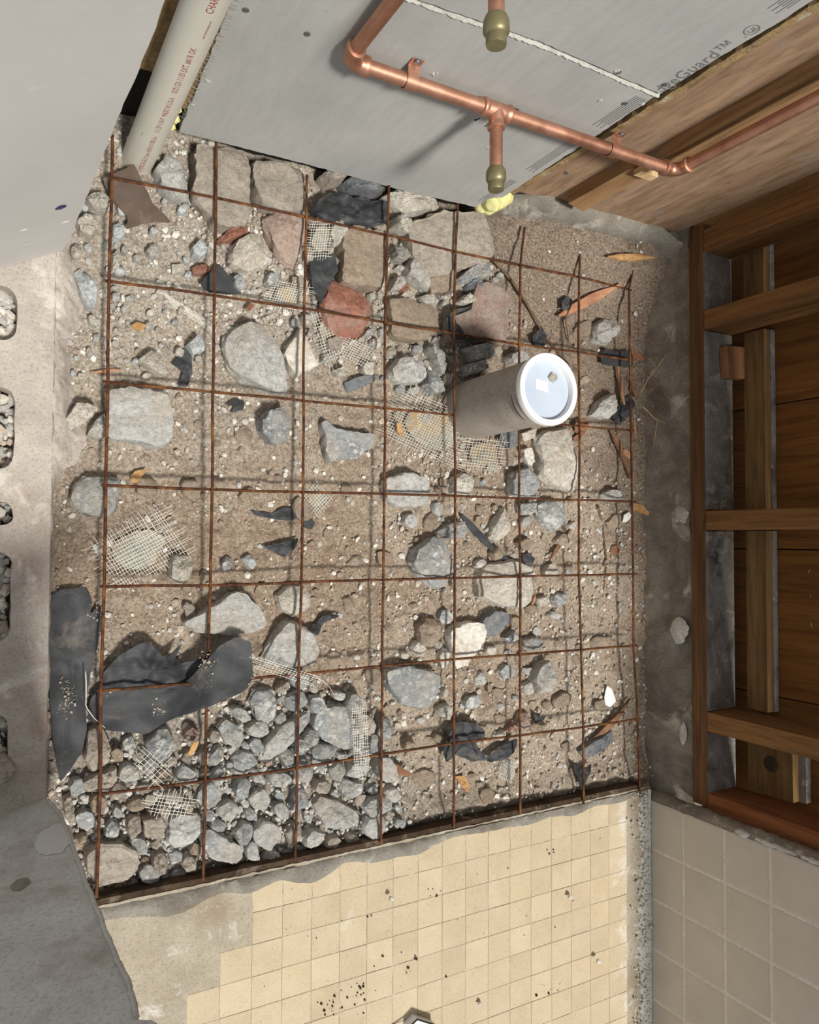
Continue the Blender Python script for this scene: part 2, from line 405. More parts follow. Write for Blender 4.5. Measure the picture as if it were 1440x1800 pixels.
M['felt'] = m_felt('black_felt', sr(44, 45, 47), sr(64, 65, 67), sr(120, 112, 102))
M['felt_brown'] = m_felt('brown_felt', sr(80, 66, 57), sr(102, 86, 75), sr(140, 126, 112))
M['fibre'] = m_simple('glass_fibre', sr(220, 216, 204), 0.6, 0, 0.12, 60)
M['fibre_plaster'] = m_rock('fibre_plaster', sr(124, 124, 116), sr(150, 148, 138), None, 0, 90, sr(172, 142, 92), bumpd=0.002)
def m_ftile():
    t = NT('cream_floor_tile'); t.vary()
    c = t.mix(t.ramp(t.noise(10, 4), [(0.3, 0.0), (0.7, 1.0)]), sr(178, 161, 132), sr(194, 178, 150))
    c = t.mix(t.ramp(t.voro(420), [(0.2, 0.8), (0.34, 0.0)]), c, sr(204, 190, 162))
    c = t.mix(t.ramp(t.noise(300, 3), [(0.58, 0.0), (0.7, 0.5)]), c, sr(150, 124, 90))
    geo = t.n.new('ShaderNodeNewGeometry'); t.coord = geo.outputs['Position']
    c = t.mix(t.ramp(t.noise(7, 7, 0.75, 0.5), [(0.6, 0.0), (0.72, 0.45)]), c, sr(204, 198, 188))
    sx = t.n.new('ShaderNodeSeparateXYZ'); t.l.new(geo.outputs['Position'], sx.inputs[0])
    e = t.math('ADD', t.math('MULTIPLY', t.math('SUBTRACT', sx.outputs[0], 1.02), 9.0), t.math('MULTIPLY', t.math('SUBTRACT', t.noise(26, 7, 0.75), 0.5), 2.6))
    c = t.mix(t.ramp(e, [(0.0, 0.0), (0.45, 0.8)]), c, sr(214, 210, 202))
    rr = t.ramp(t.rand, [(0.0, 0.93), (1.0, 1.03)])
    return t.done(t.mix(1.0, c, rr, 'MULTIPLY'), 0.7, t.bump(t.noise(220, 4), 0.25, 0.0006), spec=0.3)
M['floor_tile'] = m_ftile()
def m_wtile():
    t = NT('beige_wall_tile'); t.vary()
    c = t.mix(t.ramp(t.noise(9, 4), [(0.3, 0.0), (0.7, 1.0)]), sr(182, 173, 160), sr(194, 185, 172))
    c = t.mix(t.ramp(t.noise(26, 7, 0.75, 0.5), [(0.66, 0.0), (0.76, 0.5)]), c, sr(130, 118, 104))
    return t.done(c, 0.32, t.bump(t.noise(12, 3), 0.1, 0.001), spec=0.4)
M['wall_tile'] = m_wtile()
M['wall_grout'] = m_conc('wall_grout', sr(204, 195, 181), sr(218, 210, 197), sr(226, 220, 210), None, 0.0006)
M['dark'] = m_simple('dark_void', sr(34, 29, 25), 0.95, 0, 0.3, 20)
M['paper'] = m_simple('white_paper', sr(226, 228, 230), 0.7, 0, 0.04, 30)
M['edge'] = m_conc('rusty_edge', sr(62, 48, 38), sr(96, 78, 62), sr(128, 114, 98), sr(44, 34, 27), 0.004, 20, 12)
M['knot'] = m_simple('wood_knot', sr(58, 40, 26), 0.8, 0, 0.3, 120)

# ------------------------------------------------------------------ text as mesh
def text_mesh(body, size):
    cu = bpy.data.curves.new('text', 'FONT'); cu.body = body; cu.size = size; cu.resolution_u = 2
    to = bpy.data.objects.new('text', cu); COL.objects.link(to)
    dg = bpy.context.evaluated_depsgraph_get(); ev = to.evaluated_get(dg); me = ev.to_mesh()
    v = [q.co.copy() for q in me.vertices]; f = [tuple(p.vertices) for p in me.polygons]
    ev.to_mesh_clear(); bpy.data.objects.remove(to); bpy.data.curves.remove(cu)
    return v, f

# ------------------------------------------------------------------ the pit: dirt ground
def build_dirt():
    x0, x1, y0, y1, st = -0.085, 1.17, -1.085, 0.18, 0.0042
    nx = int((x1 - x0) / st); ny = int((y1 - y0) / st); v = []; f = []
    for j in range(ny + 1):
        for i in range(nx + 1):
            x = x0 + (x1 - x0) * i / nx; y = y0 + (y1 - y0) * j / ny
            z = H(x, y) + 0.0035 * nz(x * 34, y * 34, 9.1) + 0.0022 * nz(x * 95, y * 95, 2.3)
            q = nz(x * 52, y * 52, 7.7)
            if q > 0.18: z += 0.012 * (q - 0.18)
            v.append((x, y, z))
    for j in range(ny):
        for i in range(nx):
            a = j * (nx + 1) + i; f.append((a, a + 1, a + nx + 2, a + nx + 1))
    o = obj('floor', v, f, M['dirt'], smooth=180)
    props(o, 'brown dirt floor of the opened pit strewn with rubble', kind='structure')
    return o
floor_dirt = build_dirt()

# ------------------------------------------------------------------ tiled bathroom floor (near slab)
TX0, TP = 0.2285, 0.0508
def build_tile_floor():
    mb = MB()
    edge = jag([(-0.30, -1.070), (1.112, -1.070)], 0.008, 0.0016, 3.0, closed=False)
    mb.prism(edge + [(1.112, -1.75), (-0.30, -1.75)], -0.13, 0.0002, 2)
    fl = props(mb.build('floor_tiled', M['floor_mortar']), 'mortar slab carrying the small cream floor tiles', kind='structure')
    rnd = random.Random(5)
    bx = MB(); w = TP - 0.0011
    shared = None
    for r in range(13):
        ya = -1.083 - r * 0.0500; yb = ya - 0.0500 + 0.0011
        for k in range(-2, 16):
            xa = TX0 + k * TP
            if k < 0 and r < 2 - (0 if k == -1 else -1): continue
            if k >= 16: continue
            p = U(0, 0, 2, 0)
            if xa < -0.05 or yb < -1.72: continue
            mb = MB()
            if r == 0:
                top = -1.083 + 0.012 * nz(k * 0.9, 3.3) - 0.002
                if k in (0, 1): top -= 0.004
                if k >= 7: top += 0.006
                pl = jag([(xa, yb), (xa + w, yb), (xa + w, top + 0.003 * nz(k, 1)), (xa, top + 0.003 * nz(k, 5))], 0.006, 0.0016, k * 1.3)
                mb.prism(pl, -0.004, 0.0009, 2)
                mb.build('tile', M['floor_tile'], fl, ((xa + w / 2), (ya + yb) / 2, 0))
            else:
                if shared is None:
                    shared = MB().box((-w / 2, -w / 2 + 0.0004, -0.004), (w / 2, w / 2 - 0.0004, 0.0009), 0.0005)
                    o = shared.build('tile', M['floor_tile'], fl); shared = o.data
                else:
                    o = bpy.data.objects.new('tile', shared); COL.objects.link(o); o.parent = fl
                o.location = (xa + w / 2 + rnd.uniform(-.0003, .0003), (ya + yb) / 2 + rnd.uniform(-.0003, .0003), rnd.uniform(-0.0003, 0.0003))
                o.rotation_euler = (rnd.uniform(-.004, .004), rnd.uniform(-.004, .004), rnd.uniform(-.006, .006))
    # rusty angle along the cut edge
    mb = MB(); pts = [(x, -1.0665 + 0.0012 * nz(x * 9, 0.3), 0.0) for x in [i * 0.02 - 0.01 for i in range(56)]]
    vv = []; ff = []
    for i, p in enumerate(pts):
        for dy, dz in ((0.0045, -0.003), (-0.003, -0.001), (-0.003, -0.03), (0.0045, -0.03)):
            vv.append((p[0], p[1] + dy, p[2] + dz))
        if i:
            a = (i - 1) * 4; b = i * 4
            for k in range(4): ff.append((a + k, a + (k + 1) % 4, b + (k + 1) % 4, b + k))
    mb.add(vv, ff).build('edge_strip', M['edge'], fl)
    # ragged bead of mortar along the break
    mb = MB(); vv = []; ff = []; n = 150
    for i in range(n + 1):
        x = 0.0 + 1.1 * i / n; wv = 0.006 + 0.012 * (0.5 + nz(x * 14, 2.2)) * (1.0 if x < 0.62 else 0.45); hh = 0.0016 + 0.0030 * (0.5 + nz(x * 30, 8.8))
        yb = -1.0715
        for q, (a, z) in enumerate(((0.0, -0.004), (0.15, hh), (0.55, hh * 1.2), (0.85, hh * 0.7), (1.0, -0.003))):
            vv.append((x, yb - a * wv * 2.2 + 0.002 * nz(x * 80, a * 9), z))
        if i:
            a = (i - 1) * 5; b = i * 5
            for k in range(4): ff.append((a + k, a + k + 1, b + k + 1, b + k))
    mb.add(vv, ff).build('mortar_lip', M['ledge'], fl, smooth=60)
    # crumbled white mortar along the tiled wall
    vv = []; ff = []; n = 120; m = 8
    for i in range(n + 1):
        y = -1.075 - 0.6 * i / n
        wd = 0.055 + 0.022 * nz(y * 11, 4.4) + 0.014 * nz(y * 40, 1.1)
        for k in range(m + 1):
            u = k / m; x = 1.108 - wd * (1 - u)
            vv.append((x, y, -0.002 + (0.0005 + 0.007 * u * u) * (1 if 0 < k else 0) + 0.0028 * nz(x * 120, y * 120) * min(1, u * 3)))
        if i:
            a = (i - 1) * (m + 1); b = i * (m + 1)
            for k in range(m): ff.append((a + k, a + k + 1, b + k + 1, b + k))
    obj('mortar_crumble', vv, ff, M['white_mortar'], fl, smooth=60)
    return fl
floor_tiled = build_tile_floor()

# ------------------------------------------------------------------ right wall: footing, sill, studs, planks, glazed tiles
def build_right_wall():
    # concrete footing face, rough, with broken top edge
    ny, nzv = 150, 26; vv = []; ff = []
    for j in range(ny + 1):
        y = 0.135 - 1.235 * j / ny
        top = 0.076 + 0.004 * nz(y * 14, 1.2)
        br = max(0.0, nz(y * 6.0, 8.1) - 0.18) * 0.05
        for k in range(nzv + 1):
            u = k / nzv; z = -0.12 + (top + 0.12) * u
            x = 1.157 - 0.050 * (1 - u) + 0.007 * nz(y * 9, z * 12, 3.0) + 0.004 * nz(y * 36, z * 30, 5.0) + 0.0016 * nz(y * 120, z * 120)
            if z > 0.035: x += br * sstep(0.035, 0.06, z)
            vv.append((x, y, z))
        vv.append((1.25, y, top))
    w = nzv + 2
    for j in range(ny):
        for k in range(nzv + 1):
            a = j * w + k; ff.append((a, a + 1, a + w + 1, a + w))
    wr = props(obj('wall_right', vv, ff, M['footing'], smooth=60), 'dirty concrete footing under the open stud wall', kind='structure')
    MB().box((1.150, -1.085, 0.080), (1.240, 0.128, 0.1165), 0.0015).build('sill_plate', M['sill'], wr)
    # dust caked on the sill between the studs
    ys = [0.09, -0.055, -0.062, -0.474, -0.520, -0.890, -0.934, -1.06]
    for a, b in ((0.090, -0.056), (-0.100, -0.474), (-0.520, -0.890), (-0.934, -1.058)):
        nx, ny = 18, int((a - b) / 0.006); vv = []; ff = []
        for j in range(ny + 1):
            y = a + (b - a) * j / ny
            for i in range(nx + 1):
                u = i / nx; x = 1.1515 + 0.0875 * u
                e = min(1, 8 * u, 8 * (1 - u))
                vv.append((x, y, 0.1168 + e * (0.0012 + 0.003 * max(0, nz(x * 40, y * 22)) + 0.002 * nz(x * 120, y * 120))))
            if j:
                for i in range(nx): q = (j - 1) * (nx + 1) + i; ff.append((q, q + 1, q + nx + 2, q + nx + 1))
        obj('sill_dust', vv, ff, M['dusty_sill'], wr, smooth=70)
    sh = None
    for y, m in ((-0.078, 'stud'), (-0.497, 'stud'), (-0.911, 'stud')):
        MB().box((1.150, y - 0.0195, 0.118), (1.239, y + 0.0195, 1.6), 0.0015).build('stud', M[m], wr, (1.195, y, 0.118))
    MB().box((1.150, 0.066, 0.118), (1.239, 0.112, 1.6), 0.0015).build('stud', M['stud'], wr, (1.195, 0.09, 0.118))
    MB().box((1.150, -1.094, 0.118), (1.239, -1.056, 1.6), 0.0015).build('stud', M['stud_red'], wr, (1.195, -1.075, 0.118))
    # low rails in the cavity and the vertical planks behind them
    for a, b, t in ((0.13, -0.058, 0.186), (-0.098, -0.474, 0.186), (-0.518, -0.890, 0.186)):
        MB().box((1.250, b, 0.138), (1.272, a, t), 0.001).build('rail', M['rail'], wr, (1.26, a, 0.138))
        MB().box((1.268, b, 0.14), (1.282, a, t + 0.003), 0.001).build('lath', M['dusty_sill'], wr)
    r = MB().box((1.250, -1.056, 0.138), (1.272, -0.934, 0.240), 0.001).build('rail', M['rail'], wr, (1.26, -1.0, 0.138))
    kn = MB(); kn.lathe((1.2505, -0.992, 0.192), (1.2, -0.992, 0.192), [(0.016, 0), (0.0165, 0.001), (0.012, 0.0022), (0.004, 0.0014), (0, 0.0012)], 20)
    kn.build('knot', M['knot'], r)
    MB().box((1.268, -1.056, 0.14), (1.284, -0.934, 0.256), 0.001).build('lath', M['dusty_sill'], wr)
    seams = [0.42, 0.087, -0.254, -0.556, -0.861, -1.17]
    for i in range(len(seams) - 1):
        MB().box((1.283, seams[i + 1] + 0.0012, -0.1), (1.302, seams[i] - 0.0012, 1.8), 0.0012).build('plank', M['plank'], wr, (1.29, seams[i], 0))
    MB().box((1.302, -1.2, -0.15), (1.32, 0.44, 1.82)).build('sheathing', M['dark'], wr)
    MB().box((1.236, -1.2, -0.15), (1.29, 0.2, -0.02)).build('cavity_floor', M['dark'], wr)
    # nail heads and staples on the planks
    rnd = random.Random(4)
    for i in range(26):
        y = rnd.uniform(-0.86, 0.04); z = rnd.uniform(0.22, 0.62); a = rnd.uniform(-.4, .4)
        c = Vector((1.2815, y, z)); d = Vector((0, math.cos(a), math.sin(a))) * rnd.uniform(.003, .006)
        MB().tube([c - d, c + Vector((-.001, 0, 0)), c + d], 0.0008, 6).build('staple', M['root'], wr)
    return wr
wall_right = build_right_wall()

def build_tile_wall():
    X = 1.108
    mb = MB()
    top = jag([(-1.0985, 0.0), (-1.0985, 0.6)], 0.01, 0.002, 7.7, closed=False)
    mb.prism(top + [(-1.8, 0.6), (-1.8, -0.12), (-1.0985, -0.12)], X + 0.0011, X + 0.03, 0)
    wt = props(mb.build('wall_tiled', M['wall_grout']), 'mortar bed of the beige glazed tile wall', kind='structure')
    zl = [0.002, 0.0905, 0.1900, 0.2890, 0.388, 0.487, 0.586]
    yl = [-1.0955, -1.2005, -1.3055, -1.4105, -1.5155, -1.6205, -1.7255]
    g = 0.0022
    for i in range(len(yl) - 1):
        for k in range(len(zl) - 1):
            cy = (yl[i] + yl[i + 1]) / 2; cz = (zl[k] + zl[k + 1]) / 2
            hy = (yl[i] - yl[i + 1]) / 2 - g; hz = (zl[k + 1] - zl[k]) / 2 - g
            vv = []; N = 6
            # cushioned tile: flat field that rolls down at the rim
            us = [-1, -0.985, -0.955, -0.9, 0.9, 0.955, 0.985, 1]; ds = [0.0034, 0.0013, 0.0004, 0.0, 0.0, 0.0004, 0.0013, 0.0034]
            for a in range(8):
                for b in range(8):
                    y = cy + hy * us[a]; z = cz + hz * us[b]
                    d = max(ds[a], ds[b])
                    if k == 0 and i >= 0 and b < 2: d = d
                    vv.append((X + d, y, z))
            ff = [(a * 8 + b, a * 8 + b + 1, (a + 1) * 8 + b + 1, (a + 1) * 8 + b) for a in range(7) for b in range(7)]
            obj('tile', vv, ff, M['wall_tile'], wt, (X, cy, cz), smooth=60)
    # ragged board edge and mortar blobs along the broken top
    vv = []; ff = []; n = 160
    for i in range(n + 1):
        z = -0.01 + 0.61 * i / n
        w = 0.012 + 0.005 * nz(z * 20, 1.0) + 0.003 * nz(z * 70, 2.0)
        for x, y in ((X + 0.002, -1.0965), (X + 0.004, -1.0945 + w * 0.5), (X + 0.016, -1.0945 + w), (X + 0.03, -1.0945 + w * 0.9), (X + 0.04, -1.098)):
            vv.append((x + 0.002 * nz(z * 60, y * 60), y, z))
        if i:
            a = (i - 1) * 5; b = i * 5
            for k in range(4): ff.append((a + k, a + k + 1, b + k + 1, b + k))
    obj('broken_edge', vv, ff, M['footing'], wt, smooth=60)
    for z0, z1, r in ((0.215, 0.245, 0.007), (0.26, 0.34, 0.005), (0.35, 0.40, 0.005)):
        mb = MB(); pts = [(X + 0.002 + 0.002 * nz(z0 * 90 + k, 3), -1.0925 + 0.003 * nz(k, z0 * 40), z0 + (z1 - z0) * k / 8) for k in range(9)]
        mb.tube(pts, [r * (0.5 + 0.5 * math.sin(math.pi * (k + .6) / 9.2)) * (1 + 0.4 * nz(k * 1.3, z0 * 30)) for k in range(9)], 8)
        mb.build('mortar_blob', M['white_mortar'], wt, smooth=60)
    return wt
wall_tiled = build_tile_wall()

# ------------------------------------------------------------------ back wall: cement boards, timber, ledge
YB = 0.095
def build_back_wall():
    mb = MB().box((-0.12, 0.125, -0.13), (0.715, 0.145, 1.5))
    wb = props(mb.build('wall_back', M['dark']), 'dark framing behind the grey cement boards', kind='structure')
    lo = jag([(0.097, 0.0), (0.30, 0.002), (0.50, -0.003), (0.671, 0.006), (0.668, 0.30), (0.664, 0.438), (0.45, 0.4445), (0.27, 0.433), (0.080, 0.433), (0.089, 0.2)], 0.006, 0.0018, 1.0)
    b1 = MB().prism(lo, YB, YB + 0.013, 1).build('backer_board', M['board'], wb)
    hi = jag([(0.079, 0.439), (0.27, 0.439), (0.45, 0.4505), (0.666, 0.4445), (0.669, 0.55), (0.674, 0.62), (0.68, 1.5), (0.07, 1.5)], 0.006, 0.0014, 2.0)
    b2 = MB().prism(hi, YB, YB + 0.013, 1).build('backer_board', M['board'], wb)
    # crumbled white core along the horizontal joint
    vv = []; ff = []; n = 260
    for i in range(n + 1):
        x = 0.08 + 0.59 * i / n
        zc = 0.4345 + 0.010 * sstep(0.27, 0.45, x) - 0.005 * sstep(0.45, 0.66, x)
        w = 0.0024 + 0.0020 * nz(x * 70, 1.5)
        for dz, dy in ((-1.3, 0.0005), (-0.5, -0.0016), (0.2, 0.0008), (0.8, 0.004)):
            vv.append((x, YB + dy + 0.0014 * nz(x * 240, dz * 3), zc + dz * w + 0.0016 * nz(x * 160, dz)))
        if i:
            a = (i - 1) * 4; b = i * 4
            for k in range(3): ff.append((a + k, a + k + 1, b + k + 1, b + k))
    obj('board_joint', vv, ff, M['white_mortar'], b1, smooth=50)
    # scuffs with crumbled core
    rnd = random.Random(12)
    for (px, py, r) in ((860, 260, 5), (735, 125, 5), (763, 130, 5), (1085, 125, 4), (365, 143, 5), (340, 185, 4), (1130, 183, 3), (1055, 177, 2.5)):
        c = U(px, py, 1, YB - 0.0004); mb = MB()
        for k in range(7):
            o = Vector((rnd.uniform(-1, 1), 0, rnd.uniform(-1, 1))) * r * 0.0006
            mb.lathe(c + o, c + o + Vector((0, -1, 0)), [(0.0022, -0.001), (0.0018, 0.0006), (0.0008, 0.0012), (0, 0.0013)], 6)
        mb.build('scuff', M['white_mortar'], b1 if py > 120 else b2)
    # screws
    for (px, py) in ((1087, 127), (1098, 182), (432, 18), (1168, 149), (995, 305), (540, 60)):
        c = U(px, py, 1, YB - 0.0006); mb = MB()
        mb.lathe(c, c + Vector((0, -1, 0)), [(0.0042, -0.002), (0.0042, 0.0003), (0.0032, 0.0009), (0.0012, 0.0004), (0.0, 0.0)], 14)
        mb.build('screw', M['steel'], b1 if c.z < 0.44 else b2)
    # printing on the boards: word mark, test mark, stripes
    v, f = text_mesh('EdgeGuard\u2122', 0.0275)
    xb = 0.6665; z0 = 0.434
    keep_v = [(xb - p.y, YB - 0.0004, z0 + p.x * 0.92) for p in v]
    keep_f = [q for q in f if all(keep_v[i][2] > 0.449 for i in q)]
    obj('print', keep_v, keep_f, M['grey_ink'], b2)
    c = U(1322, 53, 1, YB - 0.0004)
    mb = MB(); N = 24
    def ring2(r0, r1):
        vv = []; ff = []
        for k in range(N):
            a = 2 * math.pi * k / N
            vv += [(c.x + r0 * math.cos(a), YB - 0.0004, c.z + r0 * math.sin(a)), (c.x + r1 * math.cos(a), YB - 0.0004, c.z + r1 * math.sin(a))]
        ff = [(2 * k, 2 * k + 1, (2 * k + 3) % (2 * N), (2 * k + 2) % (2 * N)) for k in range(N)]
        mb.add(vv, ff)
    ring2(0.0085, 0.0097)
    v, f = text_mesh('UL', 0.011)
    mb.add([(c.x + 0.004 - p.y, YB - 0.0004, c.z - 0.0055 + p.x) for p in v], f)
    v, f = text_mesh('C       US', 0.0045)
    mb.add([(c.x + 0.006 - p.y, YB - 0.0004, c.z - 0.014 + p.x) for p in v], f)
    mb.build('print', M['grey_ink'], b2)
    for (par, za, zb_, xs) in ((b2, 0.632, 0.74, (0.640, 0.644, 0.648, 0.652, 0.656, 0.660)), (b1, 0.335, 0.425, (0.640, 0.644, 0.648, 0.652, 0.656, 0.660)),
                               (b1, 0.17, 0.30, (0.640, 0.644, 0.648, 0.652, 0.656)), (b1, 0.03, 0.13, (0.640, 0.644, 0.648, 0.652))):
        mb = MB()
        for i, x in enumerate(xs):
            zs = za + (0.012 if i % 2 else 0)
            mb.add([(x, YB - 0.0004, zs), (x + 0.0012, YB - 0.0004, zs), (x + 0.0012, YB - 0.0004, zb_), (x, YB - 0.0004, zb_)], [(0, 1, 2, 3)])
        mb.build('print', M['grey_ink'], par)
    # marker scribbles by the tee
    for pts in (((890, 190), (900, 189), (912, 193), (911, 196)), ((853, 222), (864, 216), (861, 221), (868, 219), (857, 217)), ((834, 211), (844, 208), (836, 212))):
        mb = MB().tube([U(x, y, 1, YB - 0.0004) for x, y in pts], 0.0009, 6); mb.build('marker_line', M['black_ink'], b1)
    # frayed glass mesh along the left board edge
    rnd = random.Random(3); mb = MB()
    for i in range(56):
        z = 0.05 + 0.42 * (i + rnd.uniform(-.8, .8)) / 56; x = 0.092 - 0.012 * (z - 0.05) / 0.4
        L = rnd.uniform(0.001, 0.010); s = rnd.uniform(-.006, .006)
        mb.tube([(x + 0.008, YB - 0.0006, z), (x, YB - 0.001, z + s * .4), (x - L, YB + rnd.uniform(-.002, .004), z + s)], 0.00034, 4)
    props(mb.build('frayed_mesh', M['fibre_plaster'], b1), kind='stuff')
    # timber right of the boards
    MB().prism(jag([(0.680, 0.02), (0.692, 0.03), (0.702, 0.40), (0.708, 0.65), (0.722, 1.5), (0.708, 1.5), (0.690, 0.44)], 0.01, 0.0022, 3.3), 0.104, 0.124, 1).build('plasterboard_edge', M['gypsum'], wb)
    MB().prism(jag([(0.715, 0.036), (1.148, 0.050), (1.148, 1.5), (0.726, 1.5)], 0.02, 0.0016, 4.1), 0.130, 0.146, 1).build('backing_panel', M['ply'], wb)
    MB().box((0.829, 0.105, 0.296), (0.868, 0.1305, 1.5), 0.001).build('batten', M['batten'], wb, (0.85, 0.11, 0.3))
    MB().prism([(0.808, 0.088), (0.857, 0.074), (0.852, 0.246), (0.808, 0.250)], 0.105, 0.1305, 1).build('batten', M['batten'], wb, (0.83, 0.11, 0.1))
    MB().box((0.815, 0.094, 0.2485), (0.856, 0.1045, 0.266), 0.001).build('packing_block', M['pale_wood'], wb)
    # dusty ledge of concrete below the timber
    vv = []; ff = []; n = 120; prof = ((0.134, 0.052), (0.126, 0.050), (0.117, 0.041), (0.110, 0.028), (0.106, 0.006), (0.100, -0.03), (0.10, -0.06))
    for i in range(n + 1):
        x = 0.66 + 0.50 * i / n; k = sstep(0.70, 0.80, x)
        for j, (y, z) in enumerate(prof):
            c = 0.03 * sstep(1.08, 1.15, x)
            vv.append((x, y - c + 0.004 * nz(x * 22, z * 20) + 0.0018 * nz(x * 90, z * 90), -0.06 + (z + 0.06) * (0.55 + 0.45 * k) + 0.004 * nz(x * 17, j * 0.4) + 0.012 * sstep(1.05, 1.15, x)))
        if i:
            a = (i - 1) * 7; b = i * 7
            for q in range(6): ff.append((a + q, a + q + 1, b + q + 1, b + q))
    obj('concrete_ledge', vv, ff, M['ledge'], wb, smooth=60)
    # pale stud left of the boards, behind the white pipe
    MB().box((-0.03, 0.10, 0.13), (0.06, 0.128, 1.5), 0.001).build('stud', M['gypsum'], wb, (0.0, 0.11, 0.13))
    MB().prism(jag([(0.082, 0.06), (0.096, 0.06), (0.086, 1.5), (0.068, 1.5)], 0.01, 0.0018, 9.3), 0.100, 0.112, 1).build('plasterboard_edge', M['gypsum'], wb)
    return wb
wall_back = build_back_wall()

# ------------------------------------------------------------------ left: block foundation seen from above, jamb panels
def build_left():
    zt = -0.004
    xr = -0.074; xl = -0.245
    cells = [(-0.327, -0.442), (-0.487, -0.520), (-0.555, -0.683), (-0.780, -0.875), (-0.185, -0.262)]
    cells.sort(reverse=True)
    bounds = [0.17]
    for i in range(len(cells) - 1): bounds.append((cells[i][1] + cells[i + 1][0]) / 2)
    bounds.append(-1.2)
    mb = MB(); N = 64
    for (ya, yb), y1, y0 in zip(cells, bounds[:-1], bounds[1:]):
        cx0, cx1 = -0.205, -0.122; cy = (ya + yb) / 2; hy = (ya - yb) / 2; hx = (cx1 - cx0) / 2; cx = (cx0 + cx1) / 2; rad = min(0.02, hy * 0.7)
        inner = []; outer = []
        for k in range(N):
            a = 2 * math.pi * (k + 0.5) / N; c, s = math.cos(a), math.sin(a)
            t = 1 / max(abs(c) / hx, abs(s) / hy); px, py = c * t, s * t
            ex = max(0, abs(px) - (hx - rad)); ey = max(0, abs(py) - (hy - rad)); e = math.hypot(ex, ey)
            if e > rad:
                px = math.copysign(hx - rad + ex / e * rad, px) if ex > 0 else px
                py = math.copysign(hy - rad + ey / e * rad, py) if ey > 0 else py
            inner.append((cx + px, cy + py))
            ox = max(xr - cx, 0) if c > 0 else cx - xl; oy = y1 - cy if s > 0 else cy - y0
            t = 1 / max(abs(c) / ox, abs(s) / oy); outer.append([cx + c * t, cy + s * t])
        for corner in ((xr, y1), (xr, y0), (xl, y1), (xl, y0)):
            k = min(range(N), key=lambda q: (outer[q][0] - corner[0]) ** 2 + (outer[q][1] - corner[1]) ** 2); outer[k] = list(corner)
        v = []
        for k in range(N):
            j = 0.002 * nz(inner[k][0] * 60, inner[k][1] * 60)
            v += [(outer[k][0], outer[k][1], zt), (inner[k][0] + j, inner[k][1] + j, zt), (inner[k][0] + j, inner[k][1], zt - 0.004), (inner[k][0], inner[k][1], zt - 0.09)]
        f = []
        for k in range(N):
            a = 4 * k; b = 4 * ((k + 1) % N)
            f += [(a, b, b + 1, a + 1), (a + 1, b + 1, b + 2, a + 2), (a + 2, b + 2, b + 3, a + 3)]
        mb.add(v, f)
    # broken outer face towards the pit
    n = 170; vv = []; ff = []
    for i in range(n + 1):
        y = 0.17 - 1.37 * i / n
        for k, (dx, z) in enumerate(((0, zt), (0.002, zt - 0.003), (0.004, zt - 0.03), (0.003, zt - 0.11))):
            vv.append((xr + (0 if k == 0 else dx + 0.003 * nz(y * 30, z * 40) + 0.0016 * nz(y * 120, z * 60)), y, z))
        if i:
            a = (i - 1) * 4; b = i * 4
            for k in range(3): ff.append((a + k, a + k + 1, b + k + 1, b + k))
    mb.add(vv, ff)
    wl = props(mb.build('wall_left', M['block_conc'], smooth=50), 'pale hollow concrete block foundation with open cells', kind='structure')
    MB().box((-0.26, -1.2, -0.12), (-0.1, 0.17, -0.055)).build('cell_bottom', M['dirt'], wl)
    return wl
wall_left = build_left()

def panel_from_px(name, pxs, pa, pb, thick, mat, label, seed, step=0.012, amp=0.002):
    """upright sheet in the vertical plane through pa, pb (xy), outline given where the photo shows it"""
    pa = Vector(pa); pb = Vector(pb); d = (pb - pa).normalized(); nrm = Vector((-d.y, d.x))
    pts = []
    for q in pxs:
        if len(q) == 3: pts.append((q[0], q[1])); continue       # already (s, z)
        r = ray(*q); t = ((pa - CAM.xy).dot(nrm)) / r.xy.dot(nrm); P = CAM + r * t
        pts.append(((P.xy - pa).dot(d), P.z))
    pts = jag(pts, step, amp, seed)
    mb = MB(); n = len(pts)
    side = -1 if (CAM.xy - pa).dot(nrm) > 0 else 1
    v = [(*(pa + d * s), z) for s, z in pts] + [(*(pa + d * s + nrm * side * thick), z) for s, z in pts]
    tri = tessellate_polygon([[Vector((s, z, 0)) for s, z in pts]])
    f = [tuple(t) for t in tri] + [tuple(i + n for i in t) for t in tri] + [(i, (i + 1) % n, n + (i + 1) % n, n + i) for i in range(n)]
    o = obj(name, v, f, mat)
    return props(o, label, kind='structure'), (pa, d, nrm * -side)
jamb_top, jt = panel_from_px('wall_jamb', [(108, 442), (122, 423), (167, 310), (203, 217), (233, 147), (262, 80), (290, 0), (0.20, 0.95, 0), (-0.5, 0.95, 0), (-0.5, -0.004, 0), (0, 470)],
                         (-0.144, -0.161), (-0.065, -0.122), 0.014, M['panel'], 'smooth light grey wall panel ending beside the white plastic pipe', 1.0)
jamb_low, jl = panel_from_px('wall_jamb', [(82, 1404), (105, 1425), (122, 1465), (150, 1545), (172, 1598), (205, 1680), (228, 1730), (243, 1790), (0.18, 0.74, 0), (-0.6, 0.74, 0), (-0.6, -0.004, 0)],
                         (-0.13, -0.918), (-0.071, -0.906), 0.02, M['jamb_plaster'], 'rough grey plastered jamb wall with a chipped pale edge', 2.0, 0.012, 0.003)
def on_panel(P, px, py, off=0.0):
    pa, d, n = P; r = ray(px, py); t = ((pa - CAM.xy).dot(n)) / r.xy.dot(n); q = CAM + r * t
    return Vector((q.x + n.x * off, q.y + n.y * off, q.z))
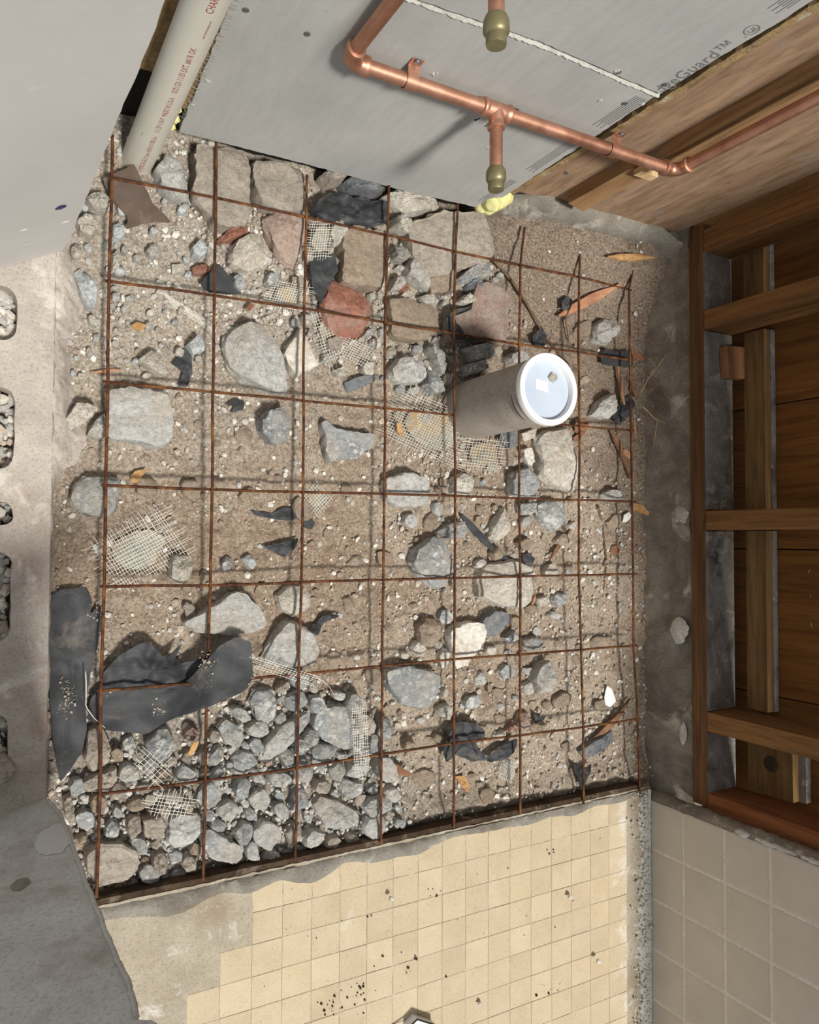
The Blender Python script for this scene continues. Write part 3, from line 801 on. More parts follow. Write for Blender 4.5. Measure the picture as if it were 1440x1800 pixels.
# blue anchor and paint blobs on the upper jamb
def blob(P, px, py, rx, rz, name, mat, parent, th=0.0008):
    c = on_panel(P, px, py); pa, d, n = P; v = [Vector((c.x + n.x * th, c.y + n.y * th, c.z))]; N = 18
    for k in range(N):
        a = 2 * math.pi * k / N; j = 1 + 0.2 * nz(math.cos(a) * 2 + px, math.sin(a) * 2 + py)
        v.append(Vector((c.x + d.x * rx * j * math.cos(a) + n.x * th * .3, c.y + d.y * rx * j * math.cos(a) + n.y * th * .3, c.z + rz * j * math.sin(a))))
    obj(name, v, [(0, 1 + k, 1 + (k + 1) % N) for k in range(N)], mat, parent)
blob(jt, 107, 364, 0.007, 0.007, 'anchor', M['blue_cap'], jamb_top, 0.0015)
blob(jt, 115, 390, 0.006, 0.004, 'paint_fleck', M['cap_white'], jamb_top)
blob(jt, 42, 404, 0.005, 0.003, 'paint_fleck', M['cap_white'], jamb_top)
blob(jt, 50, 430, 0.014, 0.009, 'paint_fleck', M['panel'], jamb_top)
blob(jl, 95, 1475, 0.022, 0.05, 'smooth_patch', M['panel'], jamb_low, 0.002)
blob(jl, 36, 1555, 0.010, 0.016, 'hole', M['ledge'], jamb_low, 0.001)
bead = [on_panel(jl, x, y, 0.001) for x, y in ((84, 1408), (104, 1428), (121, 1467), (149, 1547), (171, 1600), (204, 1682), (227, 1732), (243, 1795))]
bp = []
for i in range(len(bead) - 1):
    for k in range(12): bp.append(bead[i].lerp(bead[i + 1], k / 12) + Vector((0.0016 * nz(i + k / 12 * 3, 2.0), 0, 0.002 * nz(i * 3 + k / 4, 6.0))))
MB().tube(bp, [0.0024 * (1 + 0.5 * nz(k * 0.6, 1.0)) for k in range(len(bp))], 7).build('chipped_edge', M['white_mortar'], jamb_low, smooth=60)

# ------------------------------------------------------------------ rusty welded wire mesh
def build_mesh_wire():
    R = [[(197.5, 313.5), (380, 347.5), (538.7, 382), (681, 413), (801, 442.5), (914.7, 467), (1018.5, 487.3), (1106, 509)],
         [(191, 494), (376.5, 519.5), (535, 542.5), (677, 566.5), (798, 586), (913, 605.5), (1017.5, 618.5), (1108, 633)],
         [(189.7, 671.8), (374.4, 688.8), (533.4, 704.5), (676.7, 717.7), (798.7, 729.8), (912, 741), (1018.4, 749), (1109, 756.7)],
         [(186, 853), (373, 861), (532.7, 865), (675.8, 868), (800, 871.8), (913, 876), (1018, 878.8), (1111.5, 881.7)],
         [(183, 1031), (369.5, 1028.7), (530, 1023.7), (673.7, 1018.7), (800, 1016), (914.5, 1013), (1018, 1011), (1113.6, 1009)],
         [(177.5, 1213.7), (364, 1200), (525, 1185), (671.7, 1170.7), (798, 1158.7), (915, 1151), (1021.7, 1142), (1114.7, 1135)],
         [(176, 1396), (361, 1372.5), (523, 1350), (670.7, 1326), (798, 1306), (915, 1293), (1025, 1278), (1120.6, 1263.7)]]
    top = [(197, 238), (380, 250), (540, 308), (684, 325), (805, 358), (922, 400), (1020, 430), (1115, 460)]
    bot = [(170, 1578), (357, 1548), (519, 1513), (670, 1483), (798, 1455), (915, 1430), (1026, 1413), (1125, 1400)]
    root = empty('wire_mesh', (0.53, -0.49, 0.0))
    props(root, 'rusty welded steel wire mesh laid over the rubble pit', 'wire mesh')
    def seg(pts, r, dz, seed):
        P = [U(x, y, 2, dz) for x, y in pts]; out = []
        for i in range(len(P) - 1):
            m = 12
            for k in range(m + (1 if i == len(P) - 2 else 0)):
                q = P[i].lerp(P[i + 1], k / m); s = i + k / m
                q += Vector((0.0011 * nz(s * 1.7, seed), 0.0011 * nz(s * 1.7, seed + 9), 0.0012 * nz(s * 1.2, seed + 4))); out.append(q)
        rr = [r * (1 + 0.10 * nz(k * 0.9, seed)) for k in range(len(out))]
        MB().tube(out, rr, 8).build('wire', M['rust'], root, smooth=180)
    for j in range(8): seg([top[j]] + [R[i][j] for i in range(7)] + [bot[j]], 0.0024, 0.0022, 3.1 * j)
    for i in range(7):
        row = R[i]; d = Vector(row[-1]) - Vector(row[-2]); row2 = [(row[0][0] - 8, row[0][1] - 8 * (row[1][1] - row[0][1]) / 185)] + row + [tuple(Vector(row[-1]) + d * 0.06)]
        if i == 2:
            seg(row2[:6], 0.0023, -0.0022, 40.0); seg([(945, 743)] + row2[7:], 0.0023, -0.0022, 41.0)
        else: seg(row2, 0.0023, -0.0022, 50 + 2.3 * i)
build_mesh_wire()

# ------------------------------------------------------------------ pipes
def arc(c, u, v, r, a0, a1, n=9):
    c = Vector(c); u = Vector(u); v = Vector(v)
    return [c + u * r * math.cos(a0 + (a1 - a0) * k / n) + v * r * math.sin(a0 + (a1 - a0) * k / n) for k in range(n + 1)]
def build_copper():
    Y = 0.077; r = 0.0094
    root = empty('copper_pipe', (0.47, Y, 0.32))
    props(root, 'copper water pipe run with a tee and capped stub clamped across the grey board', 'pipe')
    xl, xr, z = 0.237, 0.838, 0.3205
    X, Z, YV = Vector((1, 0, 0)), Vector((0, 0, 1)), Vector((0, 1, 0))
    MB().tube([(xl, Y, z + 0.028), (xl, Y, 1.4)], r, 24, True).build('riser_pipe', M['copper'], root, smooth=60)
    MB().tube([(xl + 0.028, Y, z), (0.453, Y, z)], r, 24).build('run_pipe', M['copper'], root, smooth=60)
    MB().tube([(0.489, Y, z), (xr - 0.028, Y, z)], r, 24).build('run_pipe', M['copper'], root, smooth=60)
    MB().tube([(xr, Y, z + 0.028), (xr, Y, 1.4)], r, 24).build('riser_pipe', M['copper'], root, smooth=60)
    def band(p, d, k=1.32, w=0.008):
        p = Vector(p); d = Vector(d); R = r * 1.16
        return [(R * 0.97, -w), (R, -w * 0.9), (R, -w * 0.1), (r * k, 0.0), (r * k * 1.02, w * 0.3), (r * k, w * 0.6), (R * 0.99, w * 0.7)]
    for (cx, s) in ((xl, 1), (xr, -1)):
        mb = MB(); c = Vector((cx + s * 0.018, Y, z + 0.018))
        mb.tube(arc(c, -X * s, -Z, 0.018, 0, math.pi / 2), r * 1.16, 24)
        for p, d in ((Vector((cx, Y, z + 0.02)), Z), (Vector((cx + s * 0.02, Y, z)), X * s)):
            mb.lathe(p, p + d, [(r * 1.16, -0.004), (r * 1.17, 0.0), (r * 1.36, 0.003), (r * 1.38, 0.006), (r * 1.36, 0.009), (r * 1.02, 0.0105)], 28)
        mb.build('elbow', M['copper'], root, smooth=50)
    mb = MB(); c = Vector((0.471, Y, z))
    mb.tube([c - X * 0.018, c - X * 0.008, c + X * 0.008, c + X * 0.018], [r * 1.16, r * 1.24, r * 1.24, r * 1.16], 24)
    mb.tube([c, c - YV * 0.012, c - YV * 0.022], [r * 1.24, r * 1.2, r * 1.12], 24)
    for p, d in ((c + X * 0.016, X), (c - X * 0.016, -X), (c - YV * 0.019, -YV)):
        mb.lathe(p, p + d, [(r * 1.16, -0.004), (r * 1.17, 0.0), (r * 1.34, 0.003), (r * 1.38, 0.0055), (r * 1.34, 0.008), (r * 1.02, 0.0095)], 28)
    mb.build('tee', M['copper'], root, smooth=50)
    s0 = c - YV * 0.024; MB().tube([s0, (c.x, -0.012, z)], r, 24).build('stub_pipe', M['copper'], root, smooth=60)
    MB().lathe((c.x, -0.006, z), (c.x, -1, z), [(r * 1.02, 0), (r * 1.25, 0.001), (r * 1.5, 0.006), (r * 1.54, 0.010), (r * 1.54, 0.018), (r * 1.28, 0.0215), (r * 1.2, 0.022), (r * 1.24, 0.026), (r * 1.24, 0.031), (r * 1.16, 0.033), (0, 0.0335)], 32).build('cap', M['brass'], root, smooth=40)
    # straps
    for x, tall in ((0.329, 1), (0.695, 1)):
        mb = MB(); w = 0.0085; R = r + 0.0018; N = 14
        pts = [(Y - R * math.cos(a), z + R * math.sin(a)) for a in [math.pi * (k / N) - math.pi * 0.45 for k in range(N + 1)]]
        pts += [(Y + R * 0.7, z + R * 0.98), (YB - 0.003, z + R + 0.001), (YB - 0.0022, z + R + 0.004), (YB - 0.0022, z + R + 0.014)]
        v = []; f = []
        for i, (y, zz) in enumerate(pts):
            v += [(x - w, y, zz), (x + w, y, zz)]
            if i: f.append((2 * i - 2, 2 * i - 1, 2 * i + 1, 2 * i))
        st = mb.add(v, f).build('strap', M['copper'], root, smooth=50)
        c2 = Vector((x, YB - 0.0026, z + R + 0.009))
        MB().lathe(c2, c2 - YV, [(0.005, 0), (0.005, 0.001), (0.0036, 0.0026), (0, 0.003)], 14).build('screw', M['steel'], st, smooth=40)
    # upper capped stub, a separate line
    root2 = empty('capped_pipe', (0.249, 0.0, 0.627))
    props(root2, 'short horizontal copper pipe with olive brass cap at the top edge of the photo', 'pipe')
    q0, q1 = Vector((0.250, 0.09, 0.627)), Vector((0.250, -0.050, 0.627)); r2 = 0.0079
    MB().tube([q0, q1], r2, 24).build('stub_pipe', M['copper'], root2, smooth=60)
    MB().lathe(q1 + Vector((0, 0.005, 0)), q1 - YV, [(r2 * 1.02, 0), (r2 * 1.3, 0.001), (r2 * 1.56, 0.006), (r2 * 1.6, 0.010), (r2 * 1.6, 0.016), (r2 * 1.34, 0.019), (r2 * 1.24, 0.0195), (r2 * 1.26, 0.023), (r2 * 1.26, 0.027), (r2 * 1.2, 0.029), (0, 0.0295)], 32).build('cap', M['brass'], root2, smooth=40)
build_copper()

def build_pvc():
    base = Vector((0.044, 0.058, -0.06)); R = 0.0241
    root = empty('plastic_pipe', base); props(root, 'tall white plastic drain pipe with red printing in the upper left corner', 'pipe')
    MB().lathe(base, base + Vector((0, 0, 1)), [(R, 0), (R, 1.2)], 48).build('pipe_body', M['pvc'], root, smooth=60)
    def wrap(body, size, z0, az, mat, xs=0.8):
        v, f = text_mesh(body, size); out = []
        for p in v:
            a = az - p.y / R
            out.append((base.x + (R + 0.0003) * math.cos(a), base.y + (R + 0.0003) * math.sin(a), z0 + p.x * xs))
        # text reads upward; its top points to the left of the viewer
        return obj('print', out, f, mat, root)
    az = math.atan2(CAM.y - base.y, CAM.x - base.x) + 0.50
    wrap('F-1970/CA-G', 0.0098, -0.035, az, M['red_ink'])
    wrap('L.P. 5mm NSFN D1785/2-x', 0.0088, 0.008, az, M['red_ink'])
    wrap('1\u00bd DP-110-P', 0.0098, 0.098, az, M['red_ink'])
    wrap('MADE IN U.S.A.', 0.0098, 0.146, az, M['red_ink'])
    wrap('10/21/23 11:33 EXT. #61R OK', 0.0105, 0.208, az, M['red_ink'])
    wrap('www.charlottepipe.com', 0.0045, 0.335, az + 0.12, M['red_ink'])
    wrap('CHARLOTTE', 0.012, 0.382, az, M['red_ink'])
    wrap('\u2013 \u2013\u2013', 0.008, 0.07, az - 0.75, M['grey_ink'])
build_pvc()

def build_riser():
    b = Vector((0.6685, -0.2870, -0.075)); t = Vector((0.6665, -0.2852, 0.202)); ax = (t - b).normalized(); L = (t - b).length; R = 0.0565
    root = empty('drain_riser', b); props(root, 'wide dusty plastic drain pipe with white rimmed blue test cap standing in the pit', 'pipe')
    MB().lathe(b, t, [(R, 0), (R, L - 0.040)], 64).build('pipe_body', M['pvc_dusty'], root, smooth=60)
    MB().lathe(b, t, [(R - 0.002, L - 0.040), (R + 0.0002, L - 0.0385), (R + 0.0012, L - 0.038), (R + 0.002, L - 0.012), (R + 0.001, L - 0.008)], 64, False).build('coupling', M['pvc_dusty'], root, smooth=60)
    cap = MB().lathe(b, t, [(R + 0.0005, L - 0.013), (R + 0.0042, L - 0.0115), (R + 0.0050, L - 0.002), (R + 0.0042, L), (R - 0.0050, L), (R - 0.0058, L - 0.0015), (R - 0.0066, L - 0.0105), (0.0, L - 0.0115)], 72, False)
    cap = cap.build('test_cap', M['cap_white'], root, smooth=35)
    u = Vector((1, 0, 0)); u = (u - ax * u.dot(ax)).normalized(); w = ax.cross(u)
    c = t - ax * 0.0103
    N = 64; v = [c + ax * 0.0004] + [c + ax * 0.0002 + (u * math.cos(2 * math.pi * k / N) + w * math.sin(2 * math.pi * k / N)) * (R - 0.0072) for k in range(N)]
    obj('membrane', v, [(0, 1 + k, 1 + (k + 1) % N) for k in range(N)], M['cap_blue'], cap)
    q = [(-0.021, 0.000), (0.006, -0.004), (0.004, 0.014), (-0.022, 0.018)]
    obj('sticker', [c + ax * 0.0009 + u * a + w * d for a, d in q], [(0, 1, 2, 3)], M['paper'], cap)
    # loose plaster flake resting on the cap
    pl = [(0.004, 0.022), (0.012, 0.031), (0.022, 0.029), (0.024, 0.021), (0.015, 0.014), (0.009, 0.016)]
    vv = [c + ax * 0.001 + u * a + w * d for a, d in pl] + [c + ax * 0.005 + u * (a * 0.92 + .001) + w * (d * 0.95 + .001) for a, d in pl]
    n = len(pl)
    fl = obj('plaster_flake', vv, [tuple(range(n)), tuple(range(n, 2 * n))] + [(i, (i + 1) % n, n + (i + 1) % n, n + i) for i in range(n)], M['mortar'], None, c)
    props(fl, 'cream plaster flake lying on the blue test cap', 'flake')
    # hairline crack mark round the coupling
    a0 = math.atan2(*(reversed(((CAM - b).dot(u), (CAM - b).dot(w)))))
    pts = []
    for k in range(15):
        a = a0 + 0.15 + 0.9 * k / 14 - 0.3
        pts.append(b + ax * (L - 0.030) + (u * math.cos(a) + w * math.sin(a)) * (R + 0.0018))
    MB().tube(pts, [0.0003 + 0.0009 * math.sin(math.pi * k / 14) for k in range(15)], 6).build('mark', M['black_ink'], root)
build_riser()

# ------------------------------------------------------------------ rubble
TAKEN = []
RS = {'dome': [(-0.35, 0.92), (0.0, 0.98), (0.28, 1.0), (0.55, 0.985), (0.78, 0.93)],
      'slab': [(-0.3, 0.97), (0.0, 0.985), (0.35, 1.0), (0.75, 1.0), (0.95, 0.985)],
      'wedge': [(-0.3, 0.95), (0.0, 1.0), (0.3, 1.0), (0.55, 0.99), (0.74, 0.95)]}
INNER = [0.93, 0.84, 0.73, 0.61, 0.48, 0.35, 0.22, 0.1]
seed_i = [0]
def rock(name, label, poly, h, mat, prof='dome', cat=None, group=None, dz=0.0, rough=0.075, N=56, cap_z=-0.0055):
    """a broken lump: outline where the photo shows it, own height, base buried in the dirt, top broken into facets"""
    seed_i[0] += 1; sd = seed_i[0] * 3.77; rnd = random.Random(seed_i[0])
    A, c = area_centroid(poly); zb = Ug(c.x, c.y).z + dz
    if cap_z is not None and zb + h > cap_z: h = max(0.012, cap_z - zb)
    lift = {'dome': 0.5, 'slab': 0.9, 'wedge': 0.5}[prof] * h
    out = [U(x, y, 2, zb + lift).xy for x, y in poly]
    A, c = area_centroid(out); size = math.sqrt(A)
    out = resample(out, N)
    out = [(out[i - 1] + out[i] * 5 + out[(i + 1) % N]) / 7 for i in range(N)]
    inner = INNER if N > 30 else [0.86, 0.64, 0.4, 0.18]
    # facet planes that chip the top
    planes = []
    a0 = rnd.uniform(0, 6.28); np_ = {'dome': 7, 'slab': 3, 'wedge': 5}[prof]
    for i in range(np_):
        a = a0 + 6.28 * (i + rnd.uniform(-.3, .3)) / np_
        off = size * {'dome': rnd.uniform(.18, .38), 'slab': rnd.uniform(.40, .55), 'wedge': rnd.uniform(.02, .34)}[prof]
        k = {'dome': rnd.uniform(.5, 1.1), 'slab': rnd.uniform(.3, .8), 'wedge': rnd.uniform(.35, 1.0)}[prof] * min(1.0, h / size * 1.6)
        planes.append((math.cos(a), math.sin(a), off, k))
    tx, ty = rnd.uniform(-.10, .10), rnd.uniform(-.10, .10)
    if prof == 'slab': tx *= .5; ty *= .5
    fr = 1.0 / size
    def topz(q):
        d = q - c
        z = h + tx * d.x + ty * d.y
        for (ca, sa, off, k) in planes: z = min(z, h - k * (ca * d.x + sa * d.y - off))
        P = Vector((q.x * fr, q.y * fr, sd))
        amp = 0.13 * h if prof != 'slab' else 0.075 * h
        z += amp * (noise.noise(P * 3.2) + 0.6 * noise.noise(P * 7.5) + 0.5 * noise.noise(P * 15) + 0.3 * noise.noise(P * 29))
        return z
    v = []; lv = RS[prof]
    for t, s_ in lv:
        for k, p in enumerate(out):
            d = p - c; P3 = Vector((p.x * fr * 2.4, p.y * fr * 2.4, t * 1.1 + sd))
            k1 = noise.noise(P3) + 0.55 * noise.noise(P3 * 2.6) + 0.45 * noise.noise(P3 * 6) + 0.25 * noise.noise(P3 * 13)
            q = c + d * s_ + d.normalized() * size * rough * k1 * (0.5 if t < 0.3 else 0.9)
            v.append((q.x, q.y, zb + (h * t if t <= 0.3 else min(h * t, topz(q) * t / 0.95))))
    for s_ in inner:
        for k, p in enumerate(out):
            d = p - c; P3 = Vector((p.x * fr * 2.4, p.y * fr * 2.4, 1.0 + sd))
            q = c + d * s_ + d.normalized() * size * rough * s_ * noise.noise(P3) * 0.6
            v.append((q.x, q.y, zb + max(h * 0.3, topz(q) * (0.975 if s_ > 0.9 else 1.0))))
    n = len(lv) + len(inner); f = [tuple(range(N - 1, -1, -1))]
    for i in range(n - 1):
        for k in range(N): f.append((i * N + k, i * N + (k + 1) % N, (i + 1) * N + (k + 1) % N, (i + 1) * N + k))
    v.append((c.x, c.y, zb + max(h * 0.3, topz(c))))
    f += [((n - 1) * N + k, (n - 1) * N + (k + 1) % N, n * N) for k in range(N)]
    o = obj(name, v, f, M[mat], None, (c.x, c.y, zb), smooth=28)
    TAKEN.append([tuple(p) for p in poly])
    return props(o, label, cat or 'rubble', group)

D = [
 # upper left
 ('concrete_block', 'squared tan concrete block standing right of the white plastic pipe', [(343, 250), (378, 252), (437, 264), (439, 395), (385, 405), (343, 345)], .085, 'tan', 'slab', 'block'),
 ('brick_flake', 'thin pinkish brick flake below the squared tan block', [(382, 421), (400, 406), (438, 394), (438, 410), (402, 424), (385, 428)], .03, 'brick', 'dome', 'brick'),
 ('mortar_chunk', 'pitted cream mortar lump left of the dusty pink brick', [(405, 445), (417, 420), (445, 406), (460, 422), (485, 445), (482, 460), (467, 467), (435, 482), (402, 470)], .055, 'mortar', 'wedge', 'mortar lump'),
 ('concrete_block', 'tan block tucked under the grey board left of the black felt', [(444, 283), (500, 285), (536, 298), (538, 368), (505, 374), (480, 366), (462, 362), (444, 320)], .07, 'tan', 'slab', 'block'),
 ('brick', 'dusty pink brick with an orange edge beside the crumpled black felt', [(464, 382), (500, 362), (520, 365), (535, 385), (537, 420), (520, 470), (500, 465), (485, 445), (470, 415)], .065, 'brick_dusty', 'wedge', 'brick'),
 ('stone', 'yellowish stone under the crumpled black felt', [(582, 387), (605, 380), (610, 400), (603, 425), (585, 437), (578, 410)], .06, 'mortar', 'dome', 'stone'),
 ('stone', 'dark and pale banded stone against the grey board bottom', [(600, 320), (625, 312), (662, 324), (676, 338), (658, 347), (610, 336)], .075, 'slate', 'dome', 'stone'),
 ('stone', 'small tan stone wedged under the grey board bottom', [(563, 308), (580, 298), (607, 305), (600, 322), (575, 326)], .07, 'tan', 'dome', 'stone'),
 ('mortar_chunk', 'white crumbly mortar slab touching the grey board above the black felt', [(672, 345), (690, 335), (735, 333), (765, 350), (778, 372), (740, 378), (705, 382), (688, 365)], .075, 'mortar', 'wedge', 'mortar lump'),
 ('mortar_chunk', 'narrow cream mortar piece below the white crumbly slab', [(691, 383), (705, 381), (715, 400), (714, 420), (703, 412), (692, 398)], .06, 'mortar', 'dome', 'mortar lump'),
 ('brick', 'squared grey brick with a dark broken left face in the upper pile', [(602, 408), (622, 395), (680, 405), (684, 420), (677, 508), (627, 504), (602, 494)], .065, 'earthy', 'slab', 'brick'),
 ('concrete_block', 'large flat tan block below the yellow foam', [(717, 392), (760, 375), (850, 372), (874, 445), (866, 456), (757, 490), (745, 480), (720, 430)], .075, 'tan', 'slab', 'block'),
 ('brick_piece', 'tan masonry piece under the large flat block', [(752, 492), (800, 472), (803, 511), (760, 516)], .035, 'earthy', 'slab', 'block'),
 ('stone', 'upright pale pointed stone left of the large flat block', [(715, 468), (727, 446), (749, 466), (752, 500), (751, 511), (735, 500), (717, 485)], .06, 'concrete_light', 'wedge', 'stone'),
 ('stone', 'knobbly grey stone below the large flat block', [(806, 489), (830, 466), (861, 463), (865, 475), (850, 490), (820, 502)], .055, 'concrete', 'dome', 'stone'),
 ('stone', 'dark grey wedge stone above the black felt covered brick', [(818, 503), (830, 489), (845, 495), (850, 518), (835, 525)], .05, 'slate', 'wedge', 'stone'),
 ('brick', 'orange tan brick partly covered by a sheet of black felt', [(838, 500), (878, 500), (898, 520), (895, 560), (884, 608), (862, 600), (840, 590), (800, 598), (790, 560), (830, 540)], .05, 'brick_dusty', 'slab', 'brick'),
 ('concrete_chunk', 'dark shaded grey lump directly above the wide drain pipe', [(815, 612), (850, 604), (868, 615), (865, 630), (832, 636)], .05, 'concrete', 'wedge', 'concrete lump'),
 ('concrete_chunk', 'grey lump half hidden by the top edge of the wide drain pipe', [(817, 642), (850, 632), (858, 648), (820, 662)], .05, 'concrete', 'dome', 'concrete lump'),
 ('mortar_chunk', 'rough round white mortar lump left of the wide drain pipe', [(685, 650), (700, 630), (730, 625), (745, 640), (748, 665), (735, 675), (700, 675), (688, 665)], .055, 'concrete_light', 'dome', 'mortar lump'),
 ('concrete_chunk', 'smooth grey lump between the rough white mortar lump and drain pipe', [(749, 646), (765, 664), (780, 690), (760, 694), (746, 676)], .045, 'concrete', 'wedge', 'concrete lump'),
 ('stone', 'long narrow grey stone leaning above the drain pipe foot', [(752, 610), (760, 602), (775, 625), (782, 660), (775, 658), (758, 632)], .06, 'concrete_light', 'wedge', 'stone'),
 ('earth_block', 'flat dirt coated block right of the bright red brick', [(682, 525), (720, 525), (775, 545), (772, 580), (740, 602), (692, 590)], .03, 'earthy', 'slab', 'block'),
 ('brick', 'bright red broken brick in the middle of the upper pile', [(580, 490), (592, 492), (655, 527), (655, 557), (637, 592), (610, 597), (585, 592), (572, 575), (562, 550), (567, 527)], .075, 'brick', 'wedge', 'brick'),
 ('concrete_chunk', 'large pale grey chunk with speckled smooth face below the black felt triangle', [(392, 590), (405, 575), (440, 560), (455, 565), (480, 590), (498, 630), (507, 665), (505, 690), (490, 692), (430, 672), (400, 645), (392, 615)], .06, 'concrete_light', 'wedge', 'concrete lump'),
 ('plaster_shard', 'tall white plaster shard right of the large pale grey chunk', [(497, 622), (512, 602), (530, 574), (548, 610), (558, 640), (535, 655), (520, 665), (508, 640)], .022, 'plaster', 'slab', 'shard'),
 ('tile_shard', 'smooth grey pointed tile shard below the bright red brick', [(605, 672), (640, 660), (672, 657), (660, 670), (613, 690)], .014, 'slate', 'slab', 'shard'),
 ('stone', 'small cream stone above the smooth grey tile shard', [(585, 651), (600, 645), (612, 652), (605, 663), (590, 662)], .022, 'mortar', 'dome', 'stone'),
 ('concrete_chunk', 'rounded grey white flecked lump alone on the dirt', [(462, 737), (475, 720), (502, 715), (509, 735), (507, 775), (492, 780), (477, 778), (463, 757)], .038, 'concrete', 'slab', 'concrete lump'),
 ('concrete_chunk', 'boomerang shaped grey flecked slab alone on the dirt', [(564, 742), (574, 739), (590, 752), (630, 760), (660, 764), (656, 785), (627, 806), (592, 808), (581, 815), (574, 790)], .026, 'concrete', 'slab', 'concrete lump'),
 ('concrete_block', 'large grey block bearing dirt smears near the left foundation', [(190, 685), (230, 680), (298, 690), (303, 715), (310, 765), (300, 780), (270, 787), (225, 775), (192, 770)], .045, 'concrete_light', 'slab', 'block'),
 ('stone', 'smooth cream stone beside the left foundation edge', [(115, 736), (135, 707), (160, 708), (171, 715), (165, 730), (145, 745), (123, 757)], .035, 'mortar', 'slab', 'stone'),
 ('stone', 'grey stone between the cream stone and the dirt smeared block', [(152, 765), (168, 738), (186, 722), (187, 770), (170, 773)], .03, 'concrete', 'dome', 'stone'),
 ('concrete_chunk', 'large faceted grey chunk touching the leftmost mesh wire', [(120, 877), (130, 850), (150, 836), (208, 837), (212, 870), (205, 900), (190, 912), (150, 905), (128, 892)], .052, 'concrete', 'wedge', 'concrete lump'),
 ('mortar_chunk', 'diagonal cream mortar lump among gravel above the dirt smeared block', [(241, 632), (265, 615), (276, 620), (292, 645), (300, 660), (280, 662), (262, 650)], .03, 'mortar', 'dome', 'mortar lump'),
 ('stone', 'greenish grey smooth stone above the small torn felt curl', [(327, 607), (345, 590), (358, 600), (358, 618), (338, 626)], .028, 'stone', 'dome', 'stone'),
 ('stone', 'long smooth blue grey stone beside the left wall panel foot', [(128, 478), (140, 472), (155, 485), (170, 510), (168, 540), (155, 546), (143, 525), (133, 500)], .045, 'stone', 'dome', 'stone'),
 ('mortar_chunk', 'pale lump just below the brown felt sheet corner', [(148, 352), (165, 343), (185, 345), (193, 360), (185, 373), (160, 371)], .05, 'mortar', 'dome', 'mortar lump'),
 ('mortar_chunk', 'pale oval lump touching the left wall panel edge', [(133, 392), (150, 378), (170, 380), (172, 405), (160, 420), (140, 413)], .045, 'mortar', 'dome', 'mortar lump'),
 ('stone', 'small pale stone at the left wall panel foot corner', [(123, 440), (132, 430), (142, 440), (142, 458), (126, 460)], .035, 'mortar', 'dome', 'stone'),
 ('stone', 'smooth grey pebble below the brown felt sheet tip', [(197, 397), (214, 394), (221, 412), (208, 426), (197, 420)], .028, 'stone', 'dome', 'stone'),
 ('stone', 'pale upright pebble close right of the leftmost mesh wire', [(196, 448), (207, 440), (214, 455), (207, 475), (196, 478)], .028, 'mortar', 'dome', 'stone'),
 ('stone', 'round light grey pebble between the two left mesh wires', [(336, 437), (350, 422), (363, 430), (364, 445), (350, 456), (338, 449)], .028, 'stone', 'dome', 'stone'),
 ('stone', 'round darker grey pebble on the gravel under the brown felt', [(255, 441), (270, 430), (283, 437), (278, 456), (262, 453)], .022, 'concrete', 'dome', 'stone'),
 ('mortar_chunk', 'small squarish white mortar piece on the upper left gravel', [(302, 465), (322, 463), (325, 478), (303, 481)], .016, 'mortar', 'slab', 'mortar lump'),
 ('brick_flake', 'dark red brick crumb left of the black felt triangle', [(335, 472), (352, 466), (371, 468), (372, 478), (350, 484), (338, 482)], .02, 'brick', 'dome', 'brick'),
 ('concrete_chunk', 'crumbly pale lump between the white pipe and squared tan block', [(270, 300), (290, 270), (312, 285), (325, 320), (335, 350), (300, 352), (280, 330)], .05, 'concrete_light', 'wedge', 'concrete lump'),
 ('stone', 'light stone tucked beside the black felt triangle', [(408, 488), (420, 482), (429, 500), (422, 516), (410, 506)], .03, 'stone', 'dome', 'stone'),
 ('stone', 'pale grey pebble below the squared grey brick', [(692, 490), (705, 482), (712, 498), (700, 512), (685, 512)], .03, 'concrete_light', 'dome', 'stone'),
 ('stone', 'greenish pebble right of the squared grey brick', [(690, 432), (705, 440), (718, 455), (705, 463), (692, 455)], .04, 'concrete', 'dome', 'stone'),
 ('brick_flake', 'tiny orange brick crumb left of the pale pointed stone base', [(697, 506), (712, 495), (720, 508), (708, 514)], .018, 'brick', 'dome', 'brick'),
 ('mortar_chunk', 'crumbly light lump row below the large flat block', [(736, 522), (755, 518), (770, 530), (760, 540), (742, 536)], .032, 'mortar', 'dome', 'mortar lump'),
 ('mortar_chunk', 'crumbly white lump on the felt covered brick corner', [(803, 532), (818, 518), (832, 524), (830, 535), (812, 538)], .05, 'mortar', 'dome', 'mortar lump'),
 # right of the riser
 ('mortar_chunk', 'large tall cream mortar chunk below the drain pipe cap', [(940, 772), (960, 755), (1000, 750), (1005, 775), (1011, 830), (1010, 865), (1003, 868), (965, 850), (950, 835), (945, 800)], .06, 'mortar', 'wedge', 'mortar lump'),
 ('concrete_chunk', 'grey lump left of the large tall cream chunk', [(895, 860), (900, 832), (930, 818), (947, 835), (948, 860), (940, 874), (898, 872)], .045, 'concrete', 'dome', 'concrete lump'),
 ('concrete_chunk', 'low grey lump just under the fourth cross wire', [(912, 886), (940, 882), (944, 897), (925, 906), (913, 902)], .03, 'concrete', 'dome', 'concrete lump'),
 ('concrete_chunk', 'rounded blue grey lump below the large tall cream chunk', [(943, 888), (955, 880), (985, 880), (996, 900), (990, 925), (975, 935), (955, 922), (945, 906)], .04, 'concrete', 'dome', 'concrete lump'),
 ('tile_shard', 'curved white ceramic bit below the drain pipe', [(920, 790), (935, 787), (941, 812), (930, 818), (923, 806)], .02, 'plaster', 'slab', 'shard'),
 ('tile_shard', 'white ceramic bit touching the drain pipe underside', [(917, 762), (944, 752), (940, 770), (922, 776)], .02, 'plaster', 'slab', 'shard'),
